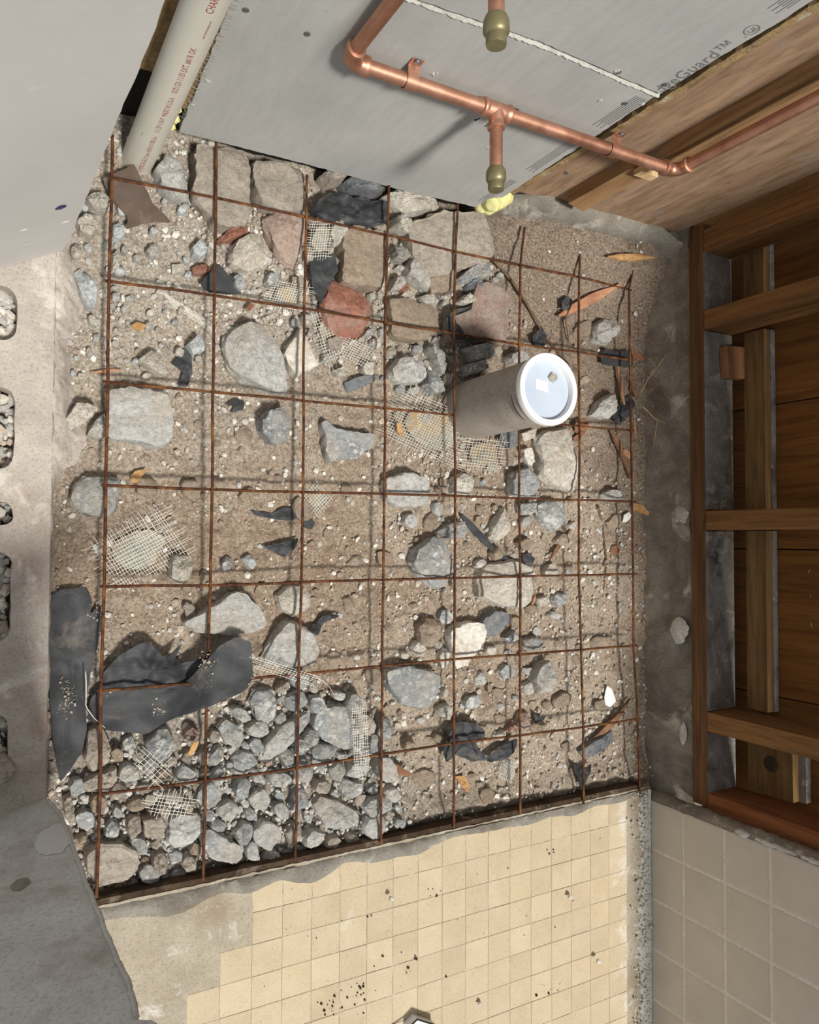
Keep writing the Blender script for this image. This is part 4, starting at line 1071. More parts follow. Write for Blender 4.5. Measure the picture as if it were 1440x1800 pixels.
 ('concrete_chunk', 'flat speckled grey slab crossed by the fourth cross wire', [(680, 842), (720, 828), (755, 842), (760, 865), (755, 885), (730, 893), (700, 890), (680, 876)], .03, 'concrete_light', 'slab', 'concrete lump'),
 ('mortar_chunk', 'cream lump below the large fibre mesh scrap', [(795, 842), (815, 830), (831, 836), (828, 860), (815, 873), (796, 868)], .035, 'mortar', 'wedge', 'mortar lump'),
 ('mortar_chunk', 'slender white lump right of the black felt strip', [(862, 945), (870, 915), (888, 890), (895, 900), (893, 935), (876, 955)], .03, 'mortar', 'wedge', 'mortar lump'),
 ('concrete_chunk', 'large domed grey chunk left of the black felt strip', [(720, 990), (730, 965), (758, 943), (775, 945), (795, 990), (797, 1016), (780, 1034), (758, 1032), (738, 1015)], .055, 'concrete', 'dome', 'concrete lump'),
 ('concrete_chunk', 'small grey wedge above the large domed grey chunk', [(768, 936), (790, 920), (810, 916), (820, 930), (815, 944), (790, 948)], .035, 'concrete', 'wedge', 'concrete lump'),
 ('mortar_chunk', 'squarish cream mortar block crossed by the fifth cross wire', [(840, 1012), (855, 990), (905, 985), (935, 998), (937, 1040), (930, 1060), (915, 1070), (870, 1065), (842, 1050)], .05, 'mortar', 'wedge', 'mortar lump'),
 ('slate_shard', 'dark smooth slate shard beside the bright white plaster shard', [(848, 1092), (870, 1073), (902, 1080), (902, 1090), (867, 1120), (855, 1122)], .02, 'slate', 'slab', 'shard'),
 ('plaster_shard', 'bright white fluted plaster shard under the squarish mortar block', [(792, 1108), (810, 1096), (850, 1094), (861, 1105), (846, 1140), (822, 1166), (806, 1178), (792, 1150)], .028, 'plaster', 'slab', 'shard'),
 ('plaster_shard', 'small white plaster chip left of the bright fluted shard', [(773, 1152), (782, 1138), (791, 1150), (784, 1178), (776, 1172)], .018, 'plaster', 'slab', 'shard'),
 ('stone', 'grey pebble right of the dark slate shard', [(884, 1122), (904, 1106), (910, 1122), (896, 1130)], .022, 'concrete', 'dome', 'stone'),
 ('mortar_chunk', 'pale upright lump above the pink brick bit', [(935, 1190), (950, 1166), (965, 1160), (973, 1195), (965, 1216), (945, 1220)], .04, 'concrete_light', 'wedge', 'mortar lump'),
 ('brick_flake', 'rounded pink brick bit on the wire crossing', [(905, 1276), (914, 1252), (930, 1252), (928, 1280), (914, 1290)], .025, 'brick_dusty', 'dome', 'brick'),
 ('brick_flake', 'slim red brick sliver left of the pink brick bit', [(886, 1287), (900, 1268), (905, 1275), (895, 1290)], .014, 'brick', 'dome', 'brick'),
 ('concrete_chunk', 'flat grey lump below the dark slate shard and sixth wire', [(917, 1124), (940, 1118), (956, 1130), (940, 1144), (918, 1142)], .026, 'concrete', 'dome', 'concrete lump'),
 ('concrete_chunk', 'wide flat grey slab below the sixth cross wire', [(680, 1182), (700, 1172), (740, 1175), (776, 1185), (771, 1225), (750, 1250), (710, 1240), (690, 1216)], .032, 'concrete', 'slab', 'concrete lump'),
 ('mortar_chunk', 'pinkish cream chip right of the squarish mortar block', [(942, 1052), (960, 1046), (966, 1060), (946, 1068)], .02, 'mortar', 'dome', 'mortar lump'),
 ('earth_block', 'low dirt coated lump left of the bright white plaster shard', [(735, 1100), (748, 1084), (772, 1090), (775, 1115), (760, 1140), (738, 1135)], .03, 'earthy', 'dome', 'block'),
 ('concrete_chunk', 'squarish grey lump near the splintered red wood', [(1045, 572), (1060, 560), (1082, 562), (1083, 585), (1070, 605), (1046, 600)], .04, 'concrete_light', 'wedge', 'concrete lump'),
 ('concrete_chunk', 'pale wedge right of the drain pipe cap', [(1040, 730), (1055, 702), (1080, 690), (1087, 700), (1080, 720), (1065, 738)], .045, 'concrete_light', 'wedge', 'concrete lump'),
 ('concrete_chunk', 'low white lump at the rightmost wire crossing', [(1057, 869), (1075, 860), (1100, 865), (1098, 878), (1060, 879)], .026, 'concrete_light', 'dome', 'concrete lump'),
 ('concrete_chunk', 'speckled lump peeking above the drain pipe near the cap', [(892, 626), (905, 618), (925, 620), (926, 634), (900, 640)], .035, 'concrete_light', 'dome', 'concrete lump'),
 ('earth_block', 'grey slab tip half buried by the long wood shaving', [(1020, 1322), (1042, 1300), (1078, 1282), (1080, 1300), (1048, 1322), (1030, 1335)], .022, 'slate', 'dome', 'block'),
 # middle and lower left
 ('concrete_chunk', 'flat pale slab behind the black felt sheet end', [(325, 1097), (360, 1075), (415, 1040), (435, 1045), (455, 1065), (470, 1095), (450, 1112), (400, 1115), (345, 1115)], .04, 'concrete_light', 'slab', 'concrete lump'),
 ('concrete_chunk', 'large triangular pale chunk crossed by the third mesh wire', [(460, 1160), (485, 1110), (505, 1090), (530, 1100), (555, 1115), (567, 1145), (555, 1170), (510, 1175), (470, 1170)], .048, 'concrete_light', 'wedge', 'concrete lump'),
 ('mortar_chunk', 'low cream lump above the large triangular pale chunk', [(485, 1047), (505, 1030), (530, 1028), (548, 1050), (545, 1068), (515, 1085), (490, 1070)], .028, 'mortar', 'dome', 'mortar lump'),
 ('mortar_chunk', 'upright white mortar lump on the fifth cross wire', [(298, 990), (305, 975), (335, 977), (338, 995), (330, 1018), (310, 1028), (297, 1016)], .04, 'mortar', 'wedge', 'mortar lump'),
 ('stone', 'small flat tan chip above the pale slab', [(322, 1066), (328, 1058), (342, 1066), (345, 1082), (330, 1088)], .014, 'tan', 'slab', 'stone'),
 ('stone', 'white chip on open dirt between second and third wires', [(424, 982), (438, 974), (450, 990), (446, 1002), (436, 998)], .016, 'stone', 'dome', 'stone'),
 ('stone', 'small grey chip left of the white chip on open dirt', [(388, 990), (400, 976), (410, 985), (405, 1002), (392, 1004)], .016, 'concrete', 'dome', 'stone'),
 # lower heap
 ('concrete_chunk', 'big grey flecked slab under the vertical fibre mesh strip', [(550, 1267), (560, 1252), (590, 1238), (617, 1243), (622, 1315), (605, 1320), (570, 1300), (555, 1287)], .055, 'concrete', 'slab', 'concrete lump'),
 ('concrete_chunk', 'grey chunk with a cream edge at the black felt sheet tip', [(439, 1232), (450, 1212), (480, 1210), (485, 1230), (480, 1265), (458, 1278), (445, 1256)], .055, 'concrete', 'wedge', 'concrete lump'),
 ('mortar_chunk', 'long diagonal cream slab in the lower heap', [(460, 1340), (462, 1310), (490, 1275), (550, 1248), (558, 1256), (530, 1282), (490, 1327), (470, 1345)], .05, 'concrete_light', 'wedge', 'concrete lump'),
 ('concrete_chunk', 'grey lump just above the seventh wire beside the long diagonal slab', [(545, 1322), (555, 1305), (590, 1305), (595, 1320), (580, 1340), (548, 1343)], .05, 'concrete', 'dome', 'concrete lump'),
 ('concrete_chunk', 'small dark grey lump left of the big grey flecked slab', [(528, 1297), (545, 1280), (562, 1290), (555, 1306), (540, 1315)], .045, 'concrete', 'dome', 'concrete lump'),
 ('concrete_chunk', 'dark round lump under the long diagonal cream slab', [(490, 1327), (500, 1313), (515, 1320), (515, 1345), (500, 1352)], .045, 'concrete', 'dome', 'concrete lump'),
 ('concrete_chunk', 'grey lump just above the seventh wire left of the long diagonal slab', [(405, 1330), (420, 1318), (442, 1320), (452, 1337), (442, 1356), (412, 1362)], .05, 'concrete', 'dome', 'concrete lump'),
 ('mortar_chunk', 'largest tan cream chunk of the lower heap near the tile edge', [(545, 1412), (560, 1395), (590, 1405), (635, 1430), (640, 1450), (610, 1465), (565, 1450)], .05, 'concrete_light', 'wedge', 'concrete lump'),
 ('concrete_chunk', 'blue grey faceted lump below the vertical fibre mesh strip', [(590, 1372), (600, 1365), (635, 1375), (637, 1395), (620, 1405), (600, 1396)], .05, 'concrete', 'wedge', 'concrete lump'),
 ('concrete_chunk', 'grey chunk beside the fourth wire low end', [(635, 1417), (650, 1400), (680, 1395), (690, 1420), (675, 1430), (650, 1440)], .045, 'concrete', 'wedge', 'concrete lump'),
 ('concrete_chunk', 'upright grey lump left of the fourth wire above the seventh wire', [(657, 1292), (668, 1255), (685, 1265), (685, 1296), (670, 1302)], .045, 'concrete', 'wedge', 'concrete lump'),
 ('concrete_chunk', 'rounded olive grey lump below the black felt sheet', [(255, 1307), (275, 1280), (295, 1280), (312, 1310), (300, 1330), (280, 1340), (258, 1327)], .05, 'concrete', 'dome', 'concrete lump'),
 ('brick_flake', 'reddish brown lump below the black felt sheet', [(323, 1286), (335, 1275), (350, 1285), (345, 1300), (326, 1301)], .035, 'brick_dusty', 'dome', 'brick'),
 ('concrete_chunk', 'grey lump right of the second wire below the black felt sheet', [(380, 1277), (395, 1262), (420, 1275), (430, 1300), (420, 1315), (395, 1306)], .05, 'concrete', 'wedge', 'concrete lump'),
 ('concrete_chunk', 'long greenish grey lump beside the lower left felt strip', [(148, 1332), (155, 1282), (180, 1272), (195, 1310), (190, 1340), (162, 1360)], .045, 'tan', 'wedge', 'concrete lump'),
 ('concrete_chunk', 'low ridged lump left of the leftmost wire above the seventh wire', [(140, 1377), (170, 1357), (205, 1347), (207, 1370), (180, 1390), (150, 1391)], .035, 'tan', 'dome', 'concrete lump'),
 ('concrete_block', 'big tan grey block at the lower left end of the leftmost wire', [(150, 1502), (175, 1481), (215, 1483), (245, 1500), (243, 1525), (225, 1545), (175, 1560), (155, 1540)], .06, 'tan', 'slab', 'block'),
 ('concrete_chunk', 'slim tan chip above the lower left block', [(220, 1450), (228, 1431), (245, 1432), (247, 1460), (230, 1477)], .045, 'tan', 'wedge', 'concrete lump'),
 ('concrete_chunk', 'squarish tan chunk between the slim chip and larger pale chunk', [(250, 1442), (285, 1435), (291, 1455), (285, 1478), (255, 1471)], .045, 'tan', 'slab', 'concrete lump'),
 ('concrete_chunk', 'larger pale rough chunk left of the second wire low end', [(293, 1442), (320, 1428), (354, 1430), (354, 1460), (335, 1490), (310, 1495), (293, 1476)], .05, 'concrete_light', 'wedge', 'concrete lump'),
 ('concrete_chunk', 'wide flat grey chunk right of the second wire low end', [(352, 1462), (375, 1460), (425, 1490), (430, 1510), (420, 1522), (370, 1510), (357, 1490)], .045, 'concrete', 'slab', 'concrete lump'),
 ('concrete_chunk', 'narrow tan lump against the lower left jamb', [(110, 1402), (125, 1395), (132, 1440), (125, 1456), (113, 1432)], .04, 'tan', 'dome', 'concrete lump'),
 ('stone', 'grey pebble with pale rim between two chunks at the tile edge', [(268, 1500), (285, 1492), (294, 1510), (288, 1532), (275, 1538), (266, 1520)], .04, 'tan', 'wedge', 'stone'),
]
for d in D: rock(d[0], d[1], d[2], d[3], d[4], d[5], d[6])

# ---- the many small pieces nothing tells apart, region by region
COLX = [120, 187, 374, 533, 676, 799, 914, 1018, 1150]
ORD = ['first', 'second', 'third', 'fourth', 'fifth', 'sixth', 'seventh', 'eighth']
SMALL = []
def grid_place(x, y):
    """which square of the wire mesh a pixel lies in, and where in that square"""
    p = U(x, y, 2, -0.02); i = math.floor(p.x / 0.1524); j = math.floor(-p.y / 0.1524)
    u = p.x / 0.1524 - i; w = -p.y / 0.1524 - j
    hv = ['left', 'middle', 'right'][min(2, int(u * 3))]; vv = ['upper', 'centre', 'lower'][min(2, int(w * 3))]
    pos = {('centre', 'middle'): 'centre'}.get((vv, hv), (vv + ' ' + hv).replace('centre ', 'mid '))
    col = 'the strip left of all wires' if i < 0 else 'mesh square ' + ORD[min(i, 7)] + ' from left'
    row = 'top strip' if j < 0 else (ORD[min(j, 6)] + ' row' if j < 6 else 'bottom row')
    return pos, col, row
def fill(region, count, rmin, rmax, mats, kind, group, seed, hk=0.6, gap=0.85, name='rubble_chunk', cat='rubble', dens=60):
    rnd = random.Random(seed); xs = [p[0] for p in region]; ys = [p[1] for p in region]; made = []
    sizes = sorted([rmin + (rmax - rmin) * rnd.random() ** 1.6 for _ in range(count)], reverse=True)
    for r in sizes:
        for _ in range(dens):
            x = rnd.uniform(min(xs), max(xs)); y = rnd.uniform(min(ys), max(ys))
            if not inside(x, y, region): continue
            if any((x - a) ** 2 + (y - b) ** 2 < ((r + c) * gap) ** 2 for a, b, c in made): continue
            if any(inside(x + r * .6 * math.cos(t), y + r * .6 * math.sin(t), q) for q in TAKEN0 for t in (0, 1.57, 3.14, 4.71)): continue
            el = rnd.uniform(0.6, 1.0); n = rnd.randint(5, 8); rot = rnd.uniform(0, 6.28); poly = []
            for k in range(n):
                a = 6.28 * (k + rnd.uniform(-.3, .3)) / n; px, py = math.cos(a), math.sin(a) * el; q = r * rnd.uniform(0.85, 1.15)
                poly.append((x + q * (px * math.cos(rot) - py * math.sin(rot)), y + q * (px * math.sin(rot) + py * math.cos(rot))))
            mt = rnd.choice(mats); pf = rnd.choice(['dome', 'wedge', 'wedge', 'slab'])
            o = rock(name, 'x', poly, max(0.006, r * 0.00152 * hk) * rnd.uniform(.8, 1.2), mt, pf, cat, group, rough=0.085, N=20)
            cw = {'concrete': 'grey', 'concrete_light': 'light grey', 'tan': 'tan', 'mortar': 'cream', 'stone': 'bluish', 'earthy': 'brownish'}[mt]
            sw = {'dome': 'rounded', 'wedge': 'angular', 'slab': 'flat'}[pf]
            SMALL.append((o, r, cw, sw, kind, grid_place(x, y)))
            made.append((x, y, r)); break
def label_small():
    seen = {}
    for q in SMALL:
        o, r, cw, sw, kind, (pos, col, row) = q
        where = f'{pos} of {col}, {row}'
        seen.setdefault((cw, sw, kind, where), []).append((r, o))
    for (cw, sw, kind, where), lst in seen.items():
        lst.sort(key=lambda t: -t[0])
        for i, (r, o) in enumerate(lst):
            pre = '' if len(lst) == 1 else ('larger ' if i == 0 else ('smaller ' if i == len(lst) - 1 else ''))
            o['label'] = f'{pre}{sw} {cw} {kind}, {where}'
TAKEN0 = list(TAKEN)
C3 = ['concrete', 'concrete', 'concrete', 'concrete_light', 'tan']
fill([(385, 1260), (440, 1240), (520, 1190), (640, 1240), (690, 1330), (705, 1450), (600, 1480), (440, 1520), (360, 1500), (362, 1330)], 105, 9, 26, C3,
     'chunk', 'small grey chunks in the dense lower heap', 11, 1.0, 0.8)
fill([(130, 1385), (210, 1300), (362, 1330), (358, 1500), (345, 1545), (165, 1565), (120, 1450)], 62, 8, 22, ['tan', 'tan', 'concrete', 'earthy'],
     'chunk', 'small tan chunks in the lower left corner', 12, 0.9, 0.85)
fill([(130, 330), (200, 310), (330, 360), (440, 400), (420, 520), (350, 640), (190, 680), (120, 660), (110, 500)], 62, 5, 12, ['mortar', 'concrete_light', 'stone', 'concrete_light'],
     'pebble', 'small pale pebbles on the upper left gravel', 13, 1.0, 1.0)
fill([(445, 420), (560, 380), (700, 420), (880, 470), (880, 620), (780, 690), (690, 690), (560, 640), (470, 520)], 46, 6, 15, ['mortar', 'concrete', 'tan', 'concrete_light'],
     'lump', 'small lumps in the upper brick pile', 14, 1.1, 0.9)
fill([(690, 900), (760, 850), (900, 800), (1010, 880), (1000, 1000), (960, 1300), (800, 1300), (690, 1350), (680, 1180), (780, 1060)], 70, 6, 16, ['mortar', 'concrete_light', 'concrete', 'earthy', 'earthy'],
     'lump', 'small pale lumps right of the middle', 15, 0.8, 1.1)
fill([(300, 700), (640, 830), (700, 690), (1000, 480), (1100, 560), (1090, 900), (1090, 1380), (760, 1420), (600, 1180), (420, 1080), (220, 1050), (220, 800)], 85, 7, 24, ['earthy'],
     'dirt clod', 'low dirt clods over the pit floor', 16, 0.34, 1.15, 'dirt_clod', 'clod')
label_small()

# ------------------------------------------------------------------ sheets of felt, leaves, wood, fibre scraps
def sheet(name, poly, mat, z=0.004, fold=0.006, ffreq=14, thick=0.0016, N=64, jagg=0.02, label=None, cat=None, parent=None, follow=True, zfun=None, group=None):
    """thin torn sheet: outline from the photo, laid over the ground with folds"""
    seed_i[0] += 1; sd = seed_i[0] * 1.91
    A, c0 = area_centroid(poly)
    def zat(p): return (H(p.x, p.y) if follow else -0.045) + z + (zfun(p) if zfun else 0)
    out = []
    for x, y in poly:
        P = Ug(x, y, z)
        if zfun:
            for _ in range(3): P = U(x, y, 2, zat(P))
        out.append(P.xy)
    A, c = area_centroid(out); size = math.sqrt(A); out = resample(out, N)
    out = [p + (p - c).normalized() * size * jagg * (noise.noise(Vector((p.x * 90, p.y * 90, sd))) + 0.6 * noise.noise(Vector((p.x * 260, p.y * 260, sd)))) for p in out]
    rings = [1.0, 0.95, 0.88, 0.8, 0.7, 0.6, 0.5, 0.4, 0.3, 0.2, 0.1]
    v = []; 
    for s_ in rings:
        for p in out:
            q = c + (p - c) * s_; P = Vector((q.x * ffreq, q.y * ffreq, sd))
            w = noise.noise(P); zz = zat(q) + fold * (1.6 * abs(w) + 0.6 * noise.noise(P * 2.7) + 0.25 * noise.noise(P * 7))
            v.append(Vector((q.x, q.y, zz)))
    n = len(rings); v.append(sum((v[(n - 1) * N + k] for k in range(N)), Vector()) / N)
    f = []
    for i in range(n - 1):
        for k in range(N): f.append((i * N + k, i * N + (k + 1) % N, (i + 1) * N + (k + 1) % N, (i + 1) * N + k))
    f += [((n - 1) * N + k, (n - 1) * N + (k + 1) % N, n * N) for k in range(N)]
    m = len(v); v2 = [p - Vector((0, 0, thick)) for p in v]; f2 = [tuple(i + m for i in reversed(q)) for q in f]
    f3 = [(k, (k + 1) % N, m + (k + 1) % N, m + k) for k in range(N)]
    o = obj(name, v + v2, f + f2 + f3, mat, parent, None if parent else (c.x, c.y, zat(c)), smooth=50)
    if label: props(o, label, cat, group)
    return o

# big torn membrane in the lower left
felt = empty('roofing_felt', (0.05, -0.72, -0.04)); props(felt, 'large torn black roofing felt along the lower left of the pit', 'felt')
FELT = []
FELT.append(sheet('felt_strip', [(84, 1050), (108, 1036), (150, 1032), (162, 1056), (158, 1080), (176, 1060), (180, 1100), (160, 1180), (150, 1240), (152, 1282), (144, 1322), (122, 1352), (104, 1372), (93, 1310), (84, 1180)], M['felt'], 0.010, 0.010, 9, N=90, parent=felt, jagg=0.012))
sheet('felt_fold', [(178, 1212), (182, 1180), (212, 1150), (243, 1130), (262, 1128), (300, 1166), (318, 1132), (302, 1170), (364, 1154), (368, 1172), (338, 1202), (260, 1212)], M['felt'], 0.022, 0.012, 16, N=90, parent=felt, jagg=0.012)
FELT.append(sheet('felt_sheet', [(152, 1262), (160, 1225), (180, 1210), (330, 1204), (362, 1162), (385, 1135), (415, 1118), (440, 1128), (446, 1188), (430, 1214), (366, 1242), (300, 1265), (258, 1290), (190, 1284)], M['felt'], 0.018, 0.007, 11, N=90, parent=felt, jagg=0.012,
      zfun=lambda p: 0.038 * sstep(0.09, 0.17, p.x)))
S = [
 ('felt_scrap', [(180, 313), (212, 300), (236, 290), (241, 302), (270, 360), (302, 392), (262, 392), (222, 402), (226, 380), (195, 350)], 'felt_brown', .026, .004, 8, 'stiff brown felt sheet at the white plastic pipe foot', 'felt'),
 ('felt_scrap', [(353, 498), (383, 462), (405, 488), (426, 516), (398, 517), (368, 514)], 'felt', .018, .003, 10, 'black felt triangle on the second wire', 'felt'),
 ('felt_scrap', [(545, 378), (560, 352), (578, 338), (612, 345), (640, 350), (680, 358), (682, 396), (640, 402), (606, 394), (575, 392)], 'felt', .034, .016, 26, 'crumpled black felt wad below the grey board', 'felt'),
 ('felt_scrap', [(546, 448), (588, 445), (592, 478), (580, 500), (562, 536), (552, 512), (544, 480)], 'felt', .022, .008, 18, 'black felt strip hanging left of the bright red brick', 'felt'),
 ('felt_scrap', [(783, 562), (800, 542), (850, 537), (897, 545), (892, 556), (868, 574), (874, 592), (840, 598), (800, 598), (786, 582)], 'felt', .036, .003, 12, 'black felt sheet lying over the orange tan brick', 'felt'),
 ('felt_scrap', [(1056, 628), (1064, 612), (1084, 618), (1108, 616), (1112, 646), (1080, 644), (1058, 640)], 'felt', .014, .003, 12, 'flat black felt piece at the right end of the second wire', 'felt'),
 ('felt_scrap', [(935, 592), (950, 576), (962, 590), (955, 612), (940, 610)], 'felt', .014, .006, 30, 'small crumpled black felt bit by the long thin root', 'felt'),
 ('felt_scrap', [(984, 530), (996, 522), (1006, 530), (1000, 546), (986, 545)], 'felt', .012, .006, 30, 'small black felt bit at the splintered red wood tip', 'felt'),
 ('felt_scrap', [(810, 905), (818, 906), (842, 930), (868, 960), (896, 984), (884, 987), (846, 952), (825, 932)], 'felt', .012, .003, 20, 'slim pointed black felt strip between two mortar lumps', 'felt'),
 ('felt_scrap', [(918, 975), (930, 972), (940, 982), (934, 994), (920, 990)], 'felt', .008, .003, 30, 'small black felt scrap above the squarish mortar block', 'felt'),
 ('felt_scrap', [(440, 897), (470, 906), (495, 893), (522, 894), (532, 908), (510, 916), (478, 912), (448, 906)], 'felt', .006, .004, 26, 'ragged black felt scrap left of the third wire', 'felt'),
 ('felt_scrap', [(533, 918), (545, 910), (554, 918), (548, 931), (536, 928)], 'felt', .006, .002, 30, 'tiny black felt scrap just right of the third wire', 'felt'),
 ('felt_scrap', [(460, 961), (490, 955), (526, 945), (518, 962), (500, 980), (484, 972)], 'felt', .010, .005, 26, 'folded black felt scrap with a point near the third wire', 'felt'),
 ('felt_scrap', [(302, 640), (325, 615), (336, 625), (338, 655), (330, 680), (312, 680), (322, 655)], 'felt', .010, .006, 24, 'curled black felt scrap left of the second wire', 'felt'),
 ('felt_scrap', [(395, 712), (415, 700), (430, 706), (428, 720), (405, 726), (412, 714)], 'felt', .006, .003, 26, 'curled black felt scrap right of the second wire', 'felt'),
 ('felt_scrap', [(468, 826), (480, 836), (484, 848), (474, 843)], 'felt', .004, .001, 30, 'tiny black felt flake above the fourth cross wire', 'felt'),
 ('felt_scrap', [(540, 1104), (550, 1110), (562, 1085), (580, 1078), (598, 1082), (572, 1092), (560, 1114), (546, 1118)], 'felt', .010, .006, 30, 'curved black felt ribbon right of the third wire', 'felt'),
 ('felt_scrap', [(774, 1315), (784, 1294), (802, 1268), (830, 1270), (850, 1282), (848, 1300), (834, 1303), (855, 1335), (828, 1338), (800, 1325), (785, 1340)], 'felt', .022, .012, 26, 'crumpled black felt wad on the fifth wire low crossing', 'felt'),
 ('felt_scrap', [(852, 1334), (872, 1318), (888, 1304), (910, 1298), (903, 1322), (884, 1334), (860, 1340)], 'felt', .018, .006, 26, 'black felt piece right of the crumpled low wad', 'felt'),
 ('felt_scrap', [(938, 1252), (950, 1262), (960, 1258), (948, 1276), (940, 1272)], 'felt', .012, .005, 30, 'small black felt bit right of the pink brick bit', 'felt'),
 ('felt_scrap', [(1006, 1340), (1022, 1350), (1038, 1342), (1030, 1372), (1018, 1388), (1014, 1366)], 'felt', .012, .008, 26, 'torn black felt bit on the seventh column wire near the tiles', 'felt'),
 ('felt_scrap', [(880, 757), (912, 756), (912, 782), (895, 790), (876, 775)], 'slate', .014, .006, 26, 'grey torn sheet under the drain pipe belly', 'felt'),
 ('felt_scrap', [(1075, 730), (1090, 700), (1110, 695), (1115, 715), (1098, 740), (1080, 745)], 'felt', .010, .010, 34, 'black shredded felt tuft beside the footing', 'felt'),
 ('dry_leaf', [(230, 572), (240, 566), (258, 572), (250, 581), (236, 580)], 'leaf', .012, .003, 30, 'orange dry leaf near the left end of the third wire row', 'leaf'),
 ('dry_leaf', [(229, 836), (238, 828), (258, 824), (250, 838), (240, 850), (231, 848)], 'leaf', .010, .003, 30, 'orange dry leaf beside the large faceted grey chunk', 'leaf'),
 ('dry_leaf', [(697, 745), (704, 742), (708, 758), (705, 768), (699, 760)], 'leaf', .024, .002, 30, 'bright orange leaf on the large fibre mesh scrap', 'leaf'),
 ('dry_leaf', [(430, 545), (440, 532), (448, 536), (440, 546)], 'leaf_brown', .016, .002, 30, 'small brown leaf below the black felt triangle', 'leaf'),
 ('dry_leaf', [(1112, 884), (1130, 888), (1140, 898), (1147, 908), (1128, 903), (1112, 896)], 'leaf', .010, .003, 30, 'tan dry leaf at the right end of the fourth cross wire', 'leaf'),
 ('dry_leaf', [(1110, 615), (1128, 625), (1140, 632), (1125, 634), (1112, 630)], 'leaf_brown', .010, .002, 30, 'brown pointed leaf right of the flat black felt piece', 'leaf'),
 ('dry_leaf', [(1075, 960), (1086, 958), (1090, 970), (1080, 976), (1072, 970)], 'leaf_brown', .004, .002, 30, 'small tan leaf between the two rightmost wires', 'leaf'),
 ('dry_leaf', [(660, 1340), (672, 1334), (700, 1345), (722, 1358), (718, 1366), (690, 1358), (668, 1350)], 'leaf_brown', .024, .003, 20, 'pale brown leaf right of the vertical fibre mesh strip', 'leaf'),
 ('dry_leaf', [(330, 1325), (340, 1305), (350, 1302), (345, 1318), (335, 1330)], 'leaf', .040, .003, 30, 'tan leaf left of the second wire below the felt', 'leaf'),
 ('dry_leaf', [(800, 1365), (815, 1362), (824, 1380), (822, 1394), (810, 1380)], 'leaf', .006, .005, 40, 'crumpled golden leaf near the fifth wire low end', 'leaf'),
 ('dry_leaf', [(1013, 762), (1030, 752), (1035, 742), (1020, 735), (1008, 748)], 'leaf_brown', .012, .006, 30, 'reddish bark flake right of the drain pipe rim', 'leaf'),
 ('dry_leaf', [(1005, 770), (1020, 760), (1034, 752), (1024, 768), (1012, 778)], 'leaf_brown', .010, .003, 30, 'reddish bark flake under the third cross wire', 'leaf'),
 ('shell_chip', [(1062, 1226), (1067, 1205), (1076, 1212), (1082, 1233), (1072, 1243), (1064, 1238)], 'cap_white', .010, .002, 20, 'white pointed shell like chip right of the seventh wire', 'chip'),
 ('paper_scrap', [(1096, 905), (1106, 900), (1110, 906), (1102, 918), (1094, 918)], 'cap_white', .008, .002, 30, 'small white scrap at the rightmost wire', 'chip'),
]
for nm, pl, mt, z, fo, ff_, lb, ct in S:
    sheet(nm, pl, M[mt], z, fo, ff_, label=lb, cat=ct, N=40, jagg=0.03)

def splinter(name, a, b, wpx, mat, label, z=0.010, th=0.005, cat='wood', bend=0.0):
    seed_i[0] += 1; sd = seed_i[0] * 2.3
    A = Ug(a[0], a[1], z); B = Ug(b[0], b[1], z); d = B - A; n = Vector((-d.y, d.x, 0)).normalized(); W = wpx * 0.00098
    v = []; f = []; m = 12
    for i in range(m + 1):
        u = i / m; c = A.lerp(B, u) + n * bend * math.sin(math.pi * u) * d.length
        taper = min(1.0, 0.18 + u * 3.2, 0.12 + (1 - u) * 2.2)
        w0 = W * 0.5 * taper * (1 + 0.3 * nz(u * 5, sd)); w1 = W * 0.5 * taper * (1 + 0.3 * nz(u * 5, sd + 7))
        zz = th * (0.7 + 0.3 * nz(u * 4, sd + 3))
        for q in ((w0, 0.0), (w0 * 0.9, zz), (0.1 * w0, zz * 1.25), (-w1 * 0.85, zz * 0.9), (-w1, 0.0)):
            v.append(c + n * q[0] + Vector((0, 0, q[1])))
        if i:
            p = (i - 1) * 5; r = i * 5
            for k in range(5): f.append((p + k, p + (k + 1) % 5, r + (k + 1) % 5, r + k))
    f += [(0, 1, 2, 3, 4), tuple(m * 5 + k for k in (4, 3, 2, 1, 0))]
    c = (A + B) / 2
    return props(obj(name, v, f, M[mat], None, c, smooth=25), label, cat)
splinter('wood_splinter', (980, 556), (1090, 500), 22, 'splinter', 'large pink splintered wood strip in the upper right dirt', .008, .007)
splinter('wood_splinter', (1084, 645), (1098, 726), 9, 'splinter', 'straight pale stick below the flat black felt piece', .010, .006)
splinter('wood_splinter', (1147, 636), (1143, 690), 8, 'splinter', 'short pale stick against the footing beside the felt', .010, .006)
splinter('wood_splinter', (1072, 757), (1106, 842), 17, 'bark', 'curved brown bark strip along the rightmost wire', .006, .006, 'wood', .08)
splinter('wood_splinter', (1095, 790), (1108, 806), 14, 'splinter', 'pink wood chip touching the curved bark strip', .008, .005)
splinter('wood_splinter', (1114, 738), (1116, 770), 6, 'splinter', 'thin yellow stick right of the rightmost wire', .008, .004)
splinter('wood_splinter', (966, 983), (1002, 930), 11, 'bark', 'brown wood splinter between sixth and seventh wires', .008, .005)
splinter('wood_splinter', (1066, 452), (1150, 454), 15, 'leaf', 'tan broken wood scrap in the far right corner dirt', .010, .008)
splinter('wood_splinter', (1036, 1304), (1106, 1228), 16, 'bark', 'long brown wood shaving above the lowest cross wire', .008, .006, 'wood', -.06)
splinter('wood_splinter', (934, 1064), (941, 1044), 6, 'splinter', 'short orange stick beside the squarish mortar block', .012, .005)
splinter('wood_splinter', (213, 650), (160, 700 - 45), 6, 'splinter', 'tiny pink stick left of the leftmost wire', .008, .003)
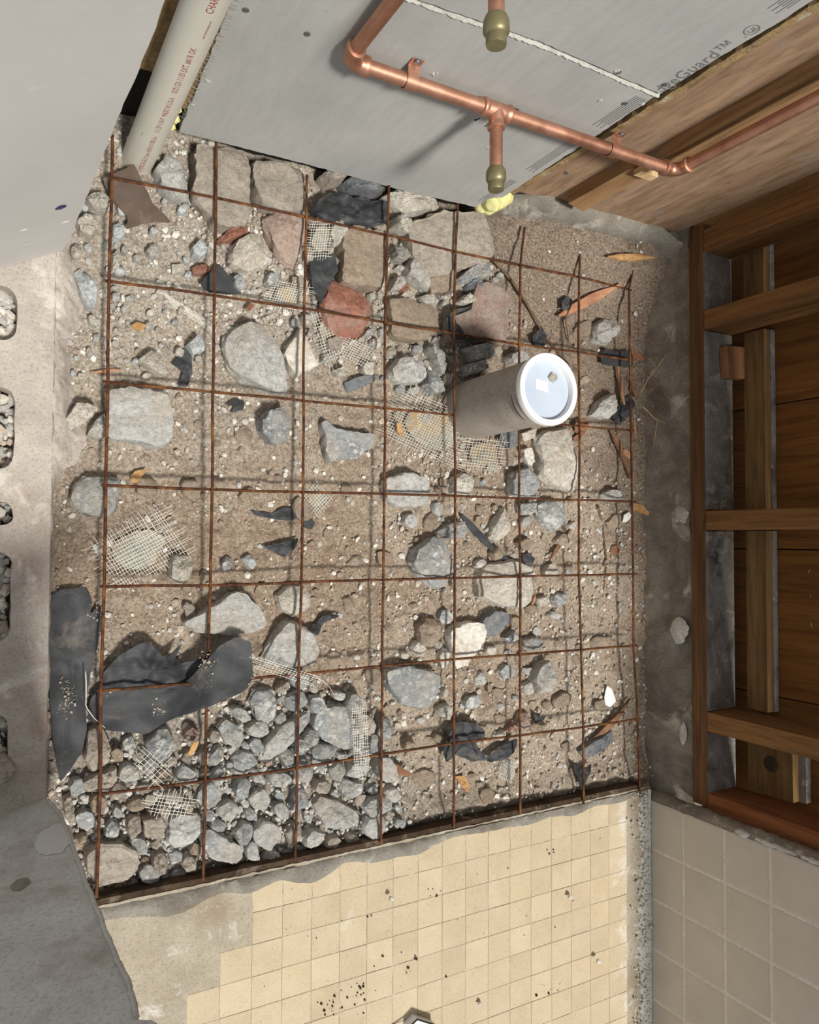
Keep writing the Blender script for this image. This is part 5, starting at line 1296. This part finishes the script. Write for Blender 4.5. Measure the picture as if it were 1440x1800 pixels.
splinter('wood_splinter', (1120, 700), (1108, 668), 14, 'bark', 'dark bark sliver between the rightmost wire and footing', .010, .005)
splinter('plaster_sliver', (856, 1408), (868, 1396), 4, 'plaster', 'white sliver on the dirt close to the tiled floor', .002, .003, 'chip')
splinter('plaster_sliver', (882, 1402), (896, 1402), 7, 'plaster', 'small white square chip close to the tiled floor', .002, .004, 'chip')

def twig(name, pts, r, mat, label, z=0.008, cat='twig', taper=0.4):
    P = [Ug(x, y, z + (0.012 * math.sin(i * 1.3) if cat == 'root' else 0)) for i, (x, y) in enumerate(pts)]
    out = []
    for i in range(len(P) - 1):
        for k in range(6): out.append(P[i].lerp(P[i + 1], k / 6) + Vector((nz(i + k / 6, 1.1) * .0015, nz(i + k / 6, 5.1) * .0015, nz(i + k / 6, 9.1) * .002)))
    out.append(P[-1]); m = len(out)
    o = MB().tube(out, [r * (1 - (1 - taper) * k / m) for k in range(m)], 7).build(name, M[mat], None, sum(P, Vector()) / len(P), smooth=180)
    return props(o, label, cat)
twig('root', [(862, 452), (905, 500), (935, 548), (960, 590), (990, 628), (1000, 640)], .0032, 'twig', 'long thin root running down to the drain pipe cap', .012)
twig('root', [(992, 545), (996, 570), (1002, 610)], .0022, 'twig', 'thin twig beside the splintered red wood', .008)
twig('root', [(1050, 888), (1060, 930), (1066, 985), (1062, 1030), (1060, 1050)], .0036, 'twig', 'half buried brown root between the two rightmost wires', .001)
twig('root', [(1180, 610), (1160, 640), (1138, 668), (1126, 690)], .0016, 'root', 'pale hair root hanging over the footing', .05)
twig('root', [(1130, 715), (1150, 735), (1170, 745)], .0013, 'root', 'pale hair root branching below the first on the footing', .05)
twig('root', [(1155, 738), (1152, 765), (1150, 782)], .0010, 'root', 'short pale rootlet dangling on the footing', .05)
twig('straw', [(735, 934), (780, 933)], .0007, 'splinter', 'orange pine needle above the small grey wedge', .003, 'straw')
twig('straw', [(150, 1180), (151, 1240), (165, 1262), (185, 1280)], .0009, 'fibre', 'white bent fibre strand on the lower left felt', .032, 'strand')
twig('wire_offcut', [(555, 1190), (580, 1208), (592, 1228)], .0006, 'fibre', 'thin white strand below the large triangular pale chunk', .02, 'strand')

# fibre glass mesh scraps
def scrap(label, c, u, w, nu, nv, z=0.016, r=0.00042, plaster=True, fray=0.3, name='fibre_mesh_scrap', bow=0.004, seed=0):
    """woven scrap around pixel c; u and w are half extents in pixels along the two thread directions"""
    rnd = random.Random(seed * 7 + 3); root = None
    cc = Ug(c[0], c[1], z); mb = MB()
    def P(a, b):
        x = c[0] + u[0] * a + w[0] * b; y = c[1] + u[1] * a + w[1] * b
        p = U(x, y, 2, cc.z); q = p.copy(); q.z = max(H(p.x, p.y) + 0.004, cc.z) + bow * nz(a * 1.3 + seed, b * 1.3)
        return q
    for i in range(nu):
        b = -1 + 2 * (i + 0.5) / nu + rnd.uniform(-.25, .25) / nu; e0 = -1 - rnd.uniform(0, fray); e1 = 1 + rnd.uniform(0, fray); dr = rnd.uniform(-.06, .06)
        mb.tube([P(e0 + (e1 - e0) * k / 7, b + dr * (k / 7) ** 2 + 0.02 * nz(k * .8, i * 1.1, seed)) + Vector((0, 0, 0.0006 if k % 2 else 0)) for k in range(8)], r, 4, False)
    for i in range(nv):
        a = -1 + 2 * (i + 0.5) / nv + rnd.uniform(-.25, .25) / nv; e0 = -1 - rnd.uniform(0, fray); e1 = 1 + rnd.uniform(0, fray); dr = rnd.uniform(-.06, .06)
        mb.tube([P(a + dr * (k / 7) ** 2 + 0.02 * nz(k * .8, i * 1.7, seed + 4), e0 + (e1 - e0) * k / 7) + Vector((0, 0, 0 if k % 2 else 0.0006)) for k in range(8)], r, 4, False)
    root = empty(name, cc); props(root, label, 'mesh scrap')
    mb.build('threads', M['fibre'], root)['kind'] = 'stuff'
    if plaster:
        pl = []
        for k in range(9):
            a = 6.28 * k / 9; q = 0.72 + 0.2 * nz(math.cos(a) + seed, math.sin(a))
            pl.append((c[0] + (u[0] * math.cos(a) + w[0] * math.sin(a)) * q, c[1] + (u[1] * math.cos(a) + w[1] * math.sin(a)) * q))
        sheet('plaster_backing', pl, M['fibre_plaster'], z - 0.004, 0.002, 20, 0.004, 40, 0.05, parent=root)
scrap('frayed woven fibre mesh scrap below the large faceted grey chunk', (246, 966), (62, -32), (-26, -40), 15, 26, .014, seed=1)
scrap('large woven fibre mesh scrap at the drain pipe foot', (757, 752), (62, 28), (22, -42), 20, 28, .018, seed=2)
scrap('grey clotted mesh scrap below the drain pipe belly', (850, 798), (34, 4), (6, -26), 10, 14, .020, seed=3)
scrap('vertical fibre mesh strip over the big grey flecked slab', (634, 1300), (3, 58), (13, -2), 9, 26, .046, plaster=False, seed=4, fray=.15)
scrap('plaster clotted mesh tuft on the third wire above the black felt strip', (563, 420), (20, 0), (4, -32), 14, 9, .036, seed=5)
scrap('grey mesh tuft left of the bright red brick', (508, 520), (30, 6), (8, -22), 11, 14, .024, seed=6, fray=.5)
scrap('ochre stained mesh strip below the black felt strip', (575, 590), (14, 42), (16, -6), 7, 16, .018, seed=7, fray=.5)
scrap('grey mesh scrap below the bright red brick', (625, 618), (26, 12), (10, -16), 9, 12, .018, seed=8, fray=.5, plaster=False)
scrap('faint mesh scrap on the upper left gravel', (330, 548), (34, 22), (-10, -14), 9, 14, .008, seed=9, plaster=False, fray=.4)
scrap('small mesh scrap on the fourth cross wire crossing', (557, 876), (14, 16), (14, -16), 9, 9, .008, seed=10, fray=.4)
scrap('mesh scrap between the felt sheet tip and third wire', (500, 1180), (50, 16), (6, -10), 6, 18, .036, seed=11, plaster=False, fray=.2)
scrap('loose mesh strands below the olive grey lump', (268, 1348), (18, 16), (14, -14), 5, 6, .046, seed=12, plaster=False, fray=.9)
scrap('loose mesh strands left of the second wire below the seventh wire', (300, 1415), (32, 4), (6, -18), 6, 10, .046, seed=13, plaster=False, fray=.6)
scrap('small grey mesh scrap below the crumpled low felt wad', (893, 1352), (12, 6), (6, -20), 14, 8, .010, seed=14, fray=.15)

# ------------------------------------------------------------------ foam, offcut, loose bits
def lump(name, pts, mat, label, cat, seed):
    mb = MB()
    for (p, r) in pts:
        bm = bmesh.new(); bmesh.ops.create_icosphere(bm, subdivisions=3, radius=r)
        for q in bm.verts: q.co = Vector(p) + q.co * (1 + 0.25 * noise.noise(q.co * (1.6 / r) + Vector((seed, 0, 0))) + 0.06 * noise.noise(q.co * (5 / r)))
        bm.verts.index_update(); mb.add([q.co.copy() for q in bm.verts], [tuple(w.index for w in f.verts) for f in bm.faces]); bm.free()
    o = mb.build(name, mat, None, pts[0][0], smooth=180); return props(o, label, cat)
lump('foam_blob', [(U(868, 352, 1, .10), .021), (U(848, 360, 1, .10), .015), (U(887, 345, 1, .105), .017), (U(860, 364, 1, .095), .014), (U(878, 350, 1, .10), .018)], M['foam'], 'pale yellow foam blob under the lower pipe cap at the board corner', 'foam', 1.0)
lump('foam_blob', [(U(306, 208, 1, .09), .008), (U(300, 222, 1, .09), .007), (U(312, 192, 1, .092), .006)], M['foam'], 'small yellow foam blob between the white pipe and grey board', 'foam', 2.0)
o = MB().box((1.196, -0.196, 0.1195), (1.262, -0.128, 0.139), 0.002).build('wood_offcut', M['block_wood'], None, (1.23, -0.16, 0.1195)); o.rotation_euler.z = 0.06
props(o, 'small brown wood offcut lying on the sill plate', 'wood')
mb = MB().prism([(0.505, -1.386), (0.522, -1.376), (0.560, -1.398), (0.57, -1.47), (0.50, -1.47)], 0.001, 0.018, 2)
pb = props(mb.build('paper_packet', M['paper'], None, (0.53, -1.42, 0)), 'white packet with dark rim at the bottom edge of the photo', 'packet')
MB().tube([(0.455, -1.394, .006), (0.505, -1.3855, .019), (0.521, -1.3755, .02), (0.56, -1.398, .019)], 0.0016, 8).build('rim', M['black_ink'], pb)
o = MB().tube([U(1143, 1630, 2, .006) + Vector((-.003, 0, 0)), U(1143, 1630, 2, .006) + Vector((.003, .002, .002))], .004, 7).build('white_crumb', M['white_mortar'], None, U(1143, 1630, 2, .004)); props(o, 'white crumb at the foot of the beige tile wall', 'crumb')
for i, (x, y, l) in enumerate(((1003, 1577, 'small white chip on the right part of the cream tiles'), (688, 1580, 'small white chip on the middle cream tiles'), (845, 1765, 'small white chip near the bottom of the cream tiles'), (1053, 1690, 'small grey chip near the right of the cream tiles'))):
    rock('mortar_chip', l, [(x - 4, y + 3), (x - 1, y - 5), (x + 5, y), (x + 3, y + 4)], .004, 'plaster', 'wedge', 'chip', dz=0.047, N=16, cap_z=None)
rock('stone', 'greenish stone resting in the lower open cell of the left foundation', [(-25, 1340), (10, 1332), (30, 1350), (20, 1372), (-20, 1385)], .03, 'tan', 'slab', 'stone', dz=0.02, cap_z=None)

# ------------------------------------------------------------------ fine gravel nobody could count
def build_gravel():
    rnd = random.Random(77); ico = []
    bm = bmesh.new(); bmesh.ops.create_icosphere(bm, subdivisions=1, radius=1.0); bm.verts.index_update()
    base_v = [q.co.copy() for q in bm.verts]; base_f = [tuple(w.index for w in f.verts) for f in bm.faces]; bm.free()
    pal = [sr(226, 221, 210), sr(210, 204, 192), sr(188, 186, 180), sr(168, 167, 164), sr(188, 171, 154), sr(166, 147, 129), sr(232, 229, 220), sr(140, 118, 101)]
    v = []; f = []; cols = []
    def pebble(x, y, z, r, pal=pal):
        n = len(v); c = rnd.choice(pal); k = rnd.uniform(.85, 1.1); R = Matrix.Rotation(rnd.uniform(0, 6.28), 3, 'Z') @ Matrix.Rotation(rnd.uniform(-.5, .5), 3, 'X')
        sx, sy, sz = rnd.uniform(.7, 1.25), rnd.uniform(.6, 1.1), rnd.uniform(.45, .85)
        for p in base_v:
            j = rnd.uniform(.78, 1.18); q = R @ Vector((p.x * sx * j, p.y * sy * j, p.z * sz * j)) * r
            v.append((x + q.x, y + q.y, z + q.z))
        for t in base_f: f.append(tuple(i + n for i in t)); cols.append(tuple(a * k for a in c))
    for _ in range(21000):
        x = rnd.uniform(-.07, 1.14); y = rnd.uniform(-1.06, .12)
        d = 0.28 + 0.9 * max(0, nz(x * 4.5, y * 4.5, 31.0))
        d += 0.75 * (1 - sstep(.10, .40, x)) * sstep(-.42, -.28, y) + 0.5 * (1 - sstep(.45, .62, x)) * (1 - sstep(-.78, -.66, y)) + .35 * sstep(.5, .62, x) * (1 - sstep(-.40, -.30, y))
        d *= 1 - 0.75 * sstep(.45, .7, 0.9 * x + 0.75 * y)
        if rnd.random() > d: continue
        r = 0.0010 + 0.0058 * rnd.random() ** 3.6
        pebble(x, y, H(x, y) + r * 0.25 + 0.001, r)
    grey = [sr(176, 176, 173), sr(196, 194, 188), sr(158, 159, 158), sr(210, 206, 196), sr(182, 172, 158)]
    for reg, cnt, top in (([(385, 1250), (520, 1190), (640, 1240), (700, 1330), (710, 1450), (600, 1485), (440, 1520), (150, 1565), (115, 1430), (205, 1300), (362, 1320)], 1700, .020),
                          ([(445, 300), (560, 330), (700, 400), (880, 470), (880, 620), (780, 690), (600, 640), (400, 540), (270, 300)], 700, .012)):
        k = 0
        while k < cnt:
            px = rnd.uniform(100, 900); py = rnd.uniform(280, 1570)
            if not inside(px, py, reg): continue
            k += 1; p = Ug(px, py); r = 0.0022 + 0.0055 * rnd.random() ** 2.2
            pebble(p.x, p.y, H(p.x, p.y) + rnd.uniform(.0, top) * (1 - r / .012), r, grey)
    for ob in FELT:
        n = len(ob.data.vertices) // 2
        for q in ob.data.vertices[:n]:
            w = ob.location + q.co
            if nz(w.x * 34, w.y * 13, 3.0) > 0.28 and rnd.random() < .45:
                for _ in range(4): pebble(w.x + rnd.gauss(0, .005), w.y + rnd.gauss(0, .007), w.z + .0006, 0.0005 + .0017 * rnd.random() ** 2, pal[3:6] + pal[7:])
    o = obj('gravel', v, f, None); me = o.data
    me.materials.append(M['gravel']); at = me.color_attributes.new('Col', 'FLOAT_COLOR', 'CORNER')
    buf = []
    for p, c in zip(me.polygons, cols): buf += [*c, 1.0] * p.loop_total
    at.data.foreach_set('color', buf)
    props(o, 'fine pale gravel and crumbs strewn over the pit dirt', 'gravel', kind='stuff')
    v.clear(); f.clear(); cols.clear()
    for ya, yb in ((-0.327, -0.442), (-0.487, -0.520), (-0.555, -0.683), (-0.780, -0.875), (-0.185, -0.262)):
        for _ in range(int(2600 * abs(ya - yb))):
            r = rnd.uniform(.004, .011); pebble(rnd.uniform(-.205, -.125), rnd.uniform(yb + .004, ya - .004), -0.050 + rnd.uniform(0, .022), r, pal[:5])
    o = obj('cell_gravel', v, f, None); me = o.data
    me.materials.append(M['gravel']); at = me.color_attributes.new('Col', 'FLOAT_COLOR', 'CORNER'); buf = []
    for p, c in zip(me.polygons, cols): buf += [*c, 1.0] * p.loop_total
    at.data.foreach_set('color', buf)
    props(o, 'pale gravel filling the open cells of the block foundation', 'gravel', kind='stuff')
build_gravel()
# crumbs of white mortar along the tiled wall and lumps stuck to the footing
def crumbs():
    rnd = random.Random(5); bm = bmesh.new(); bmesh.ops.create_icosphere(bm, subdivisions=1, radius=1.0); bm.verts.index_update()
    bv = [q.co.copy() for q in bm.verts]; bf = [tuple(w.index for w in f.verts) for f in bm.faces]; bm.free(); mb = MB()
    for _ in range(900):
        y = rnd.uniform(-1.66, -1.075); x = 1.105 - abs(rnd.gauss(0, .022)); r = 0.0007 + 0.0028 * rnd.random() ** 3; k = [rnd.uniform(.7, 1.2) for _ in bv]
        mb.add([Vector((x, y, 0.0035 + r * .3)) + p * r * kk for p, kk in zip(bv, k)], bf)
    o = mb.build('mortar_crumbs', M['white_mortar']); props(o, 'white mortar crumbs along the foot of the beige tile wall', 'crumbs', kind='stuff')
crumbs()
for i, (x, y, rx, rz) in enumerate(((1192, 905, 15, 18), (1190, 1108, 16, 26), (1199, 1290, 6, 22))):
    c = U(x, y, 0, 1.146); N = 22; v = [c + Vector((-0.004, 0, 0))]
    for ring in (0.55, 1.0):
        for k in range(N):
            a = 2 * math.pi * k / N; j = 1 + 0.35 * nz(math.cos(a) * 2 + i * 3, math.sin(a) * 2)
            v.append(c + Vector(((-0.0035 if ring < 1 else 0.004) + 0.0015 * nz(k * 1.1, i), rz * 0.00115 * ring * j * math.sin(a), rx * 0.0017 * ring * j * math.cos(a))))
    f = [(0, 1 + k, 1 + (k + 1) % N) for k in range(N)] + [(1 + k, 1 + N + k, 1 + N + (k + 1) % N, 1 + (k + 1) % N) for k in range(N)]
    obj('mortar_patch', v, f, M['mortar'], wall_right, smooth=60)
# dark crumbs swept onto the cream tiles
def tile_crumbs():
    rnd = random.Random(8); bm = bmesh.new(); bmesh.ops.create_icosphere(bm, subdivisions=1, radius=1.0); bm.verts.index_update()
    bv = [q.co.copy() for q in bm.verts]; bf = [tuple(w.index for w in f.verts) for f in bm.faces]; bm.free(); mb = MB()
    for cx, cy, n, sp in ((620, 1750, 26, 22), (760, 1580, 8, 12), (590, 1770, 14, 14), (715, 1705, 10, 30), (970, 1735, 10, 18), (900, 1600, 22, 160), (600, 1650, 16, 120), (960, 1500, 10, 60)):
        for _ in range(n):
            p = U(rnd.gauss(cx, sp), rnd.gauss(cy, sp * .6), 2, 0.0012)
            if p.y > -1.09 or p.x > 1.09: continue
            r = 0.0006 + 0.0022 * rnd.random() ** 2.5; k = [rnd.uniform(.7, 1.2) for _ in bv]
            mb.add([p + Vector((0, 0, r * .4)) + q * r * kk for q, kk in zip(bv, k)], bf)
    o = mb.build('floor_crumbs', M['edge']); props(o, 'dark dirt crumbs scattered on the cream floor tiles', 'crumbs', kind='stuff')
tile_crumbs()
# crust of spilled mortar along the foundation's pit side
def spill():
    nx, ny = 34, 130; vv = []; ff = []
    for j in range(ny + 1):
        y = -0.09 - 0.40 * j / ny
        w = 0.058 * sstep(-0.49, -0.40, y) * (0.65 + 0.5 * nz(y * 9, 3.0) + 0.3 * nz(y * 30, 1.0)) + 0.006
        for i in range(nx + 1):
            u = i / nx; x = -0.075 + w * u
            top = -0.006 + (H(x, y) - 0.004 + 0.006) * sstep(0.0, 1.0, u)
            vv.append((x, y, top + 0.004 * nz(x * 50, y * 50, 5) + 0.0025 * nz(x * 130, y * 130)))
        if j:
            for i in range(nx): a = (j - 1) * (nx + 1) + i; ff.append((a, a + 1, a + nx + 2, a + nx + 1))
    obj('mortar_spill', vv, ff, M['block_conc'], wall_left, smooth=60)
spill()
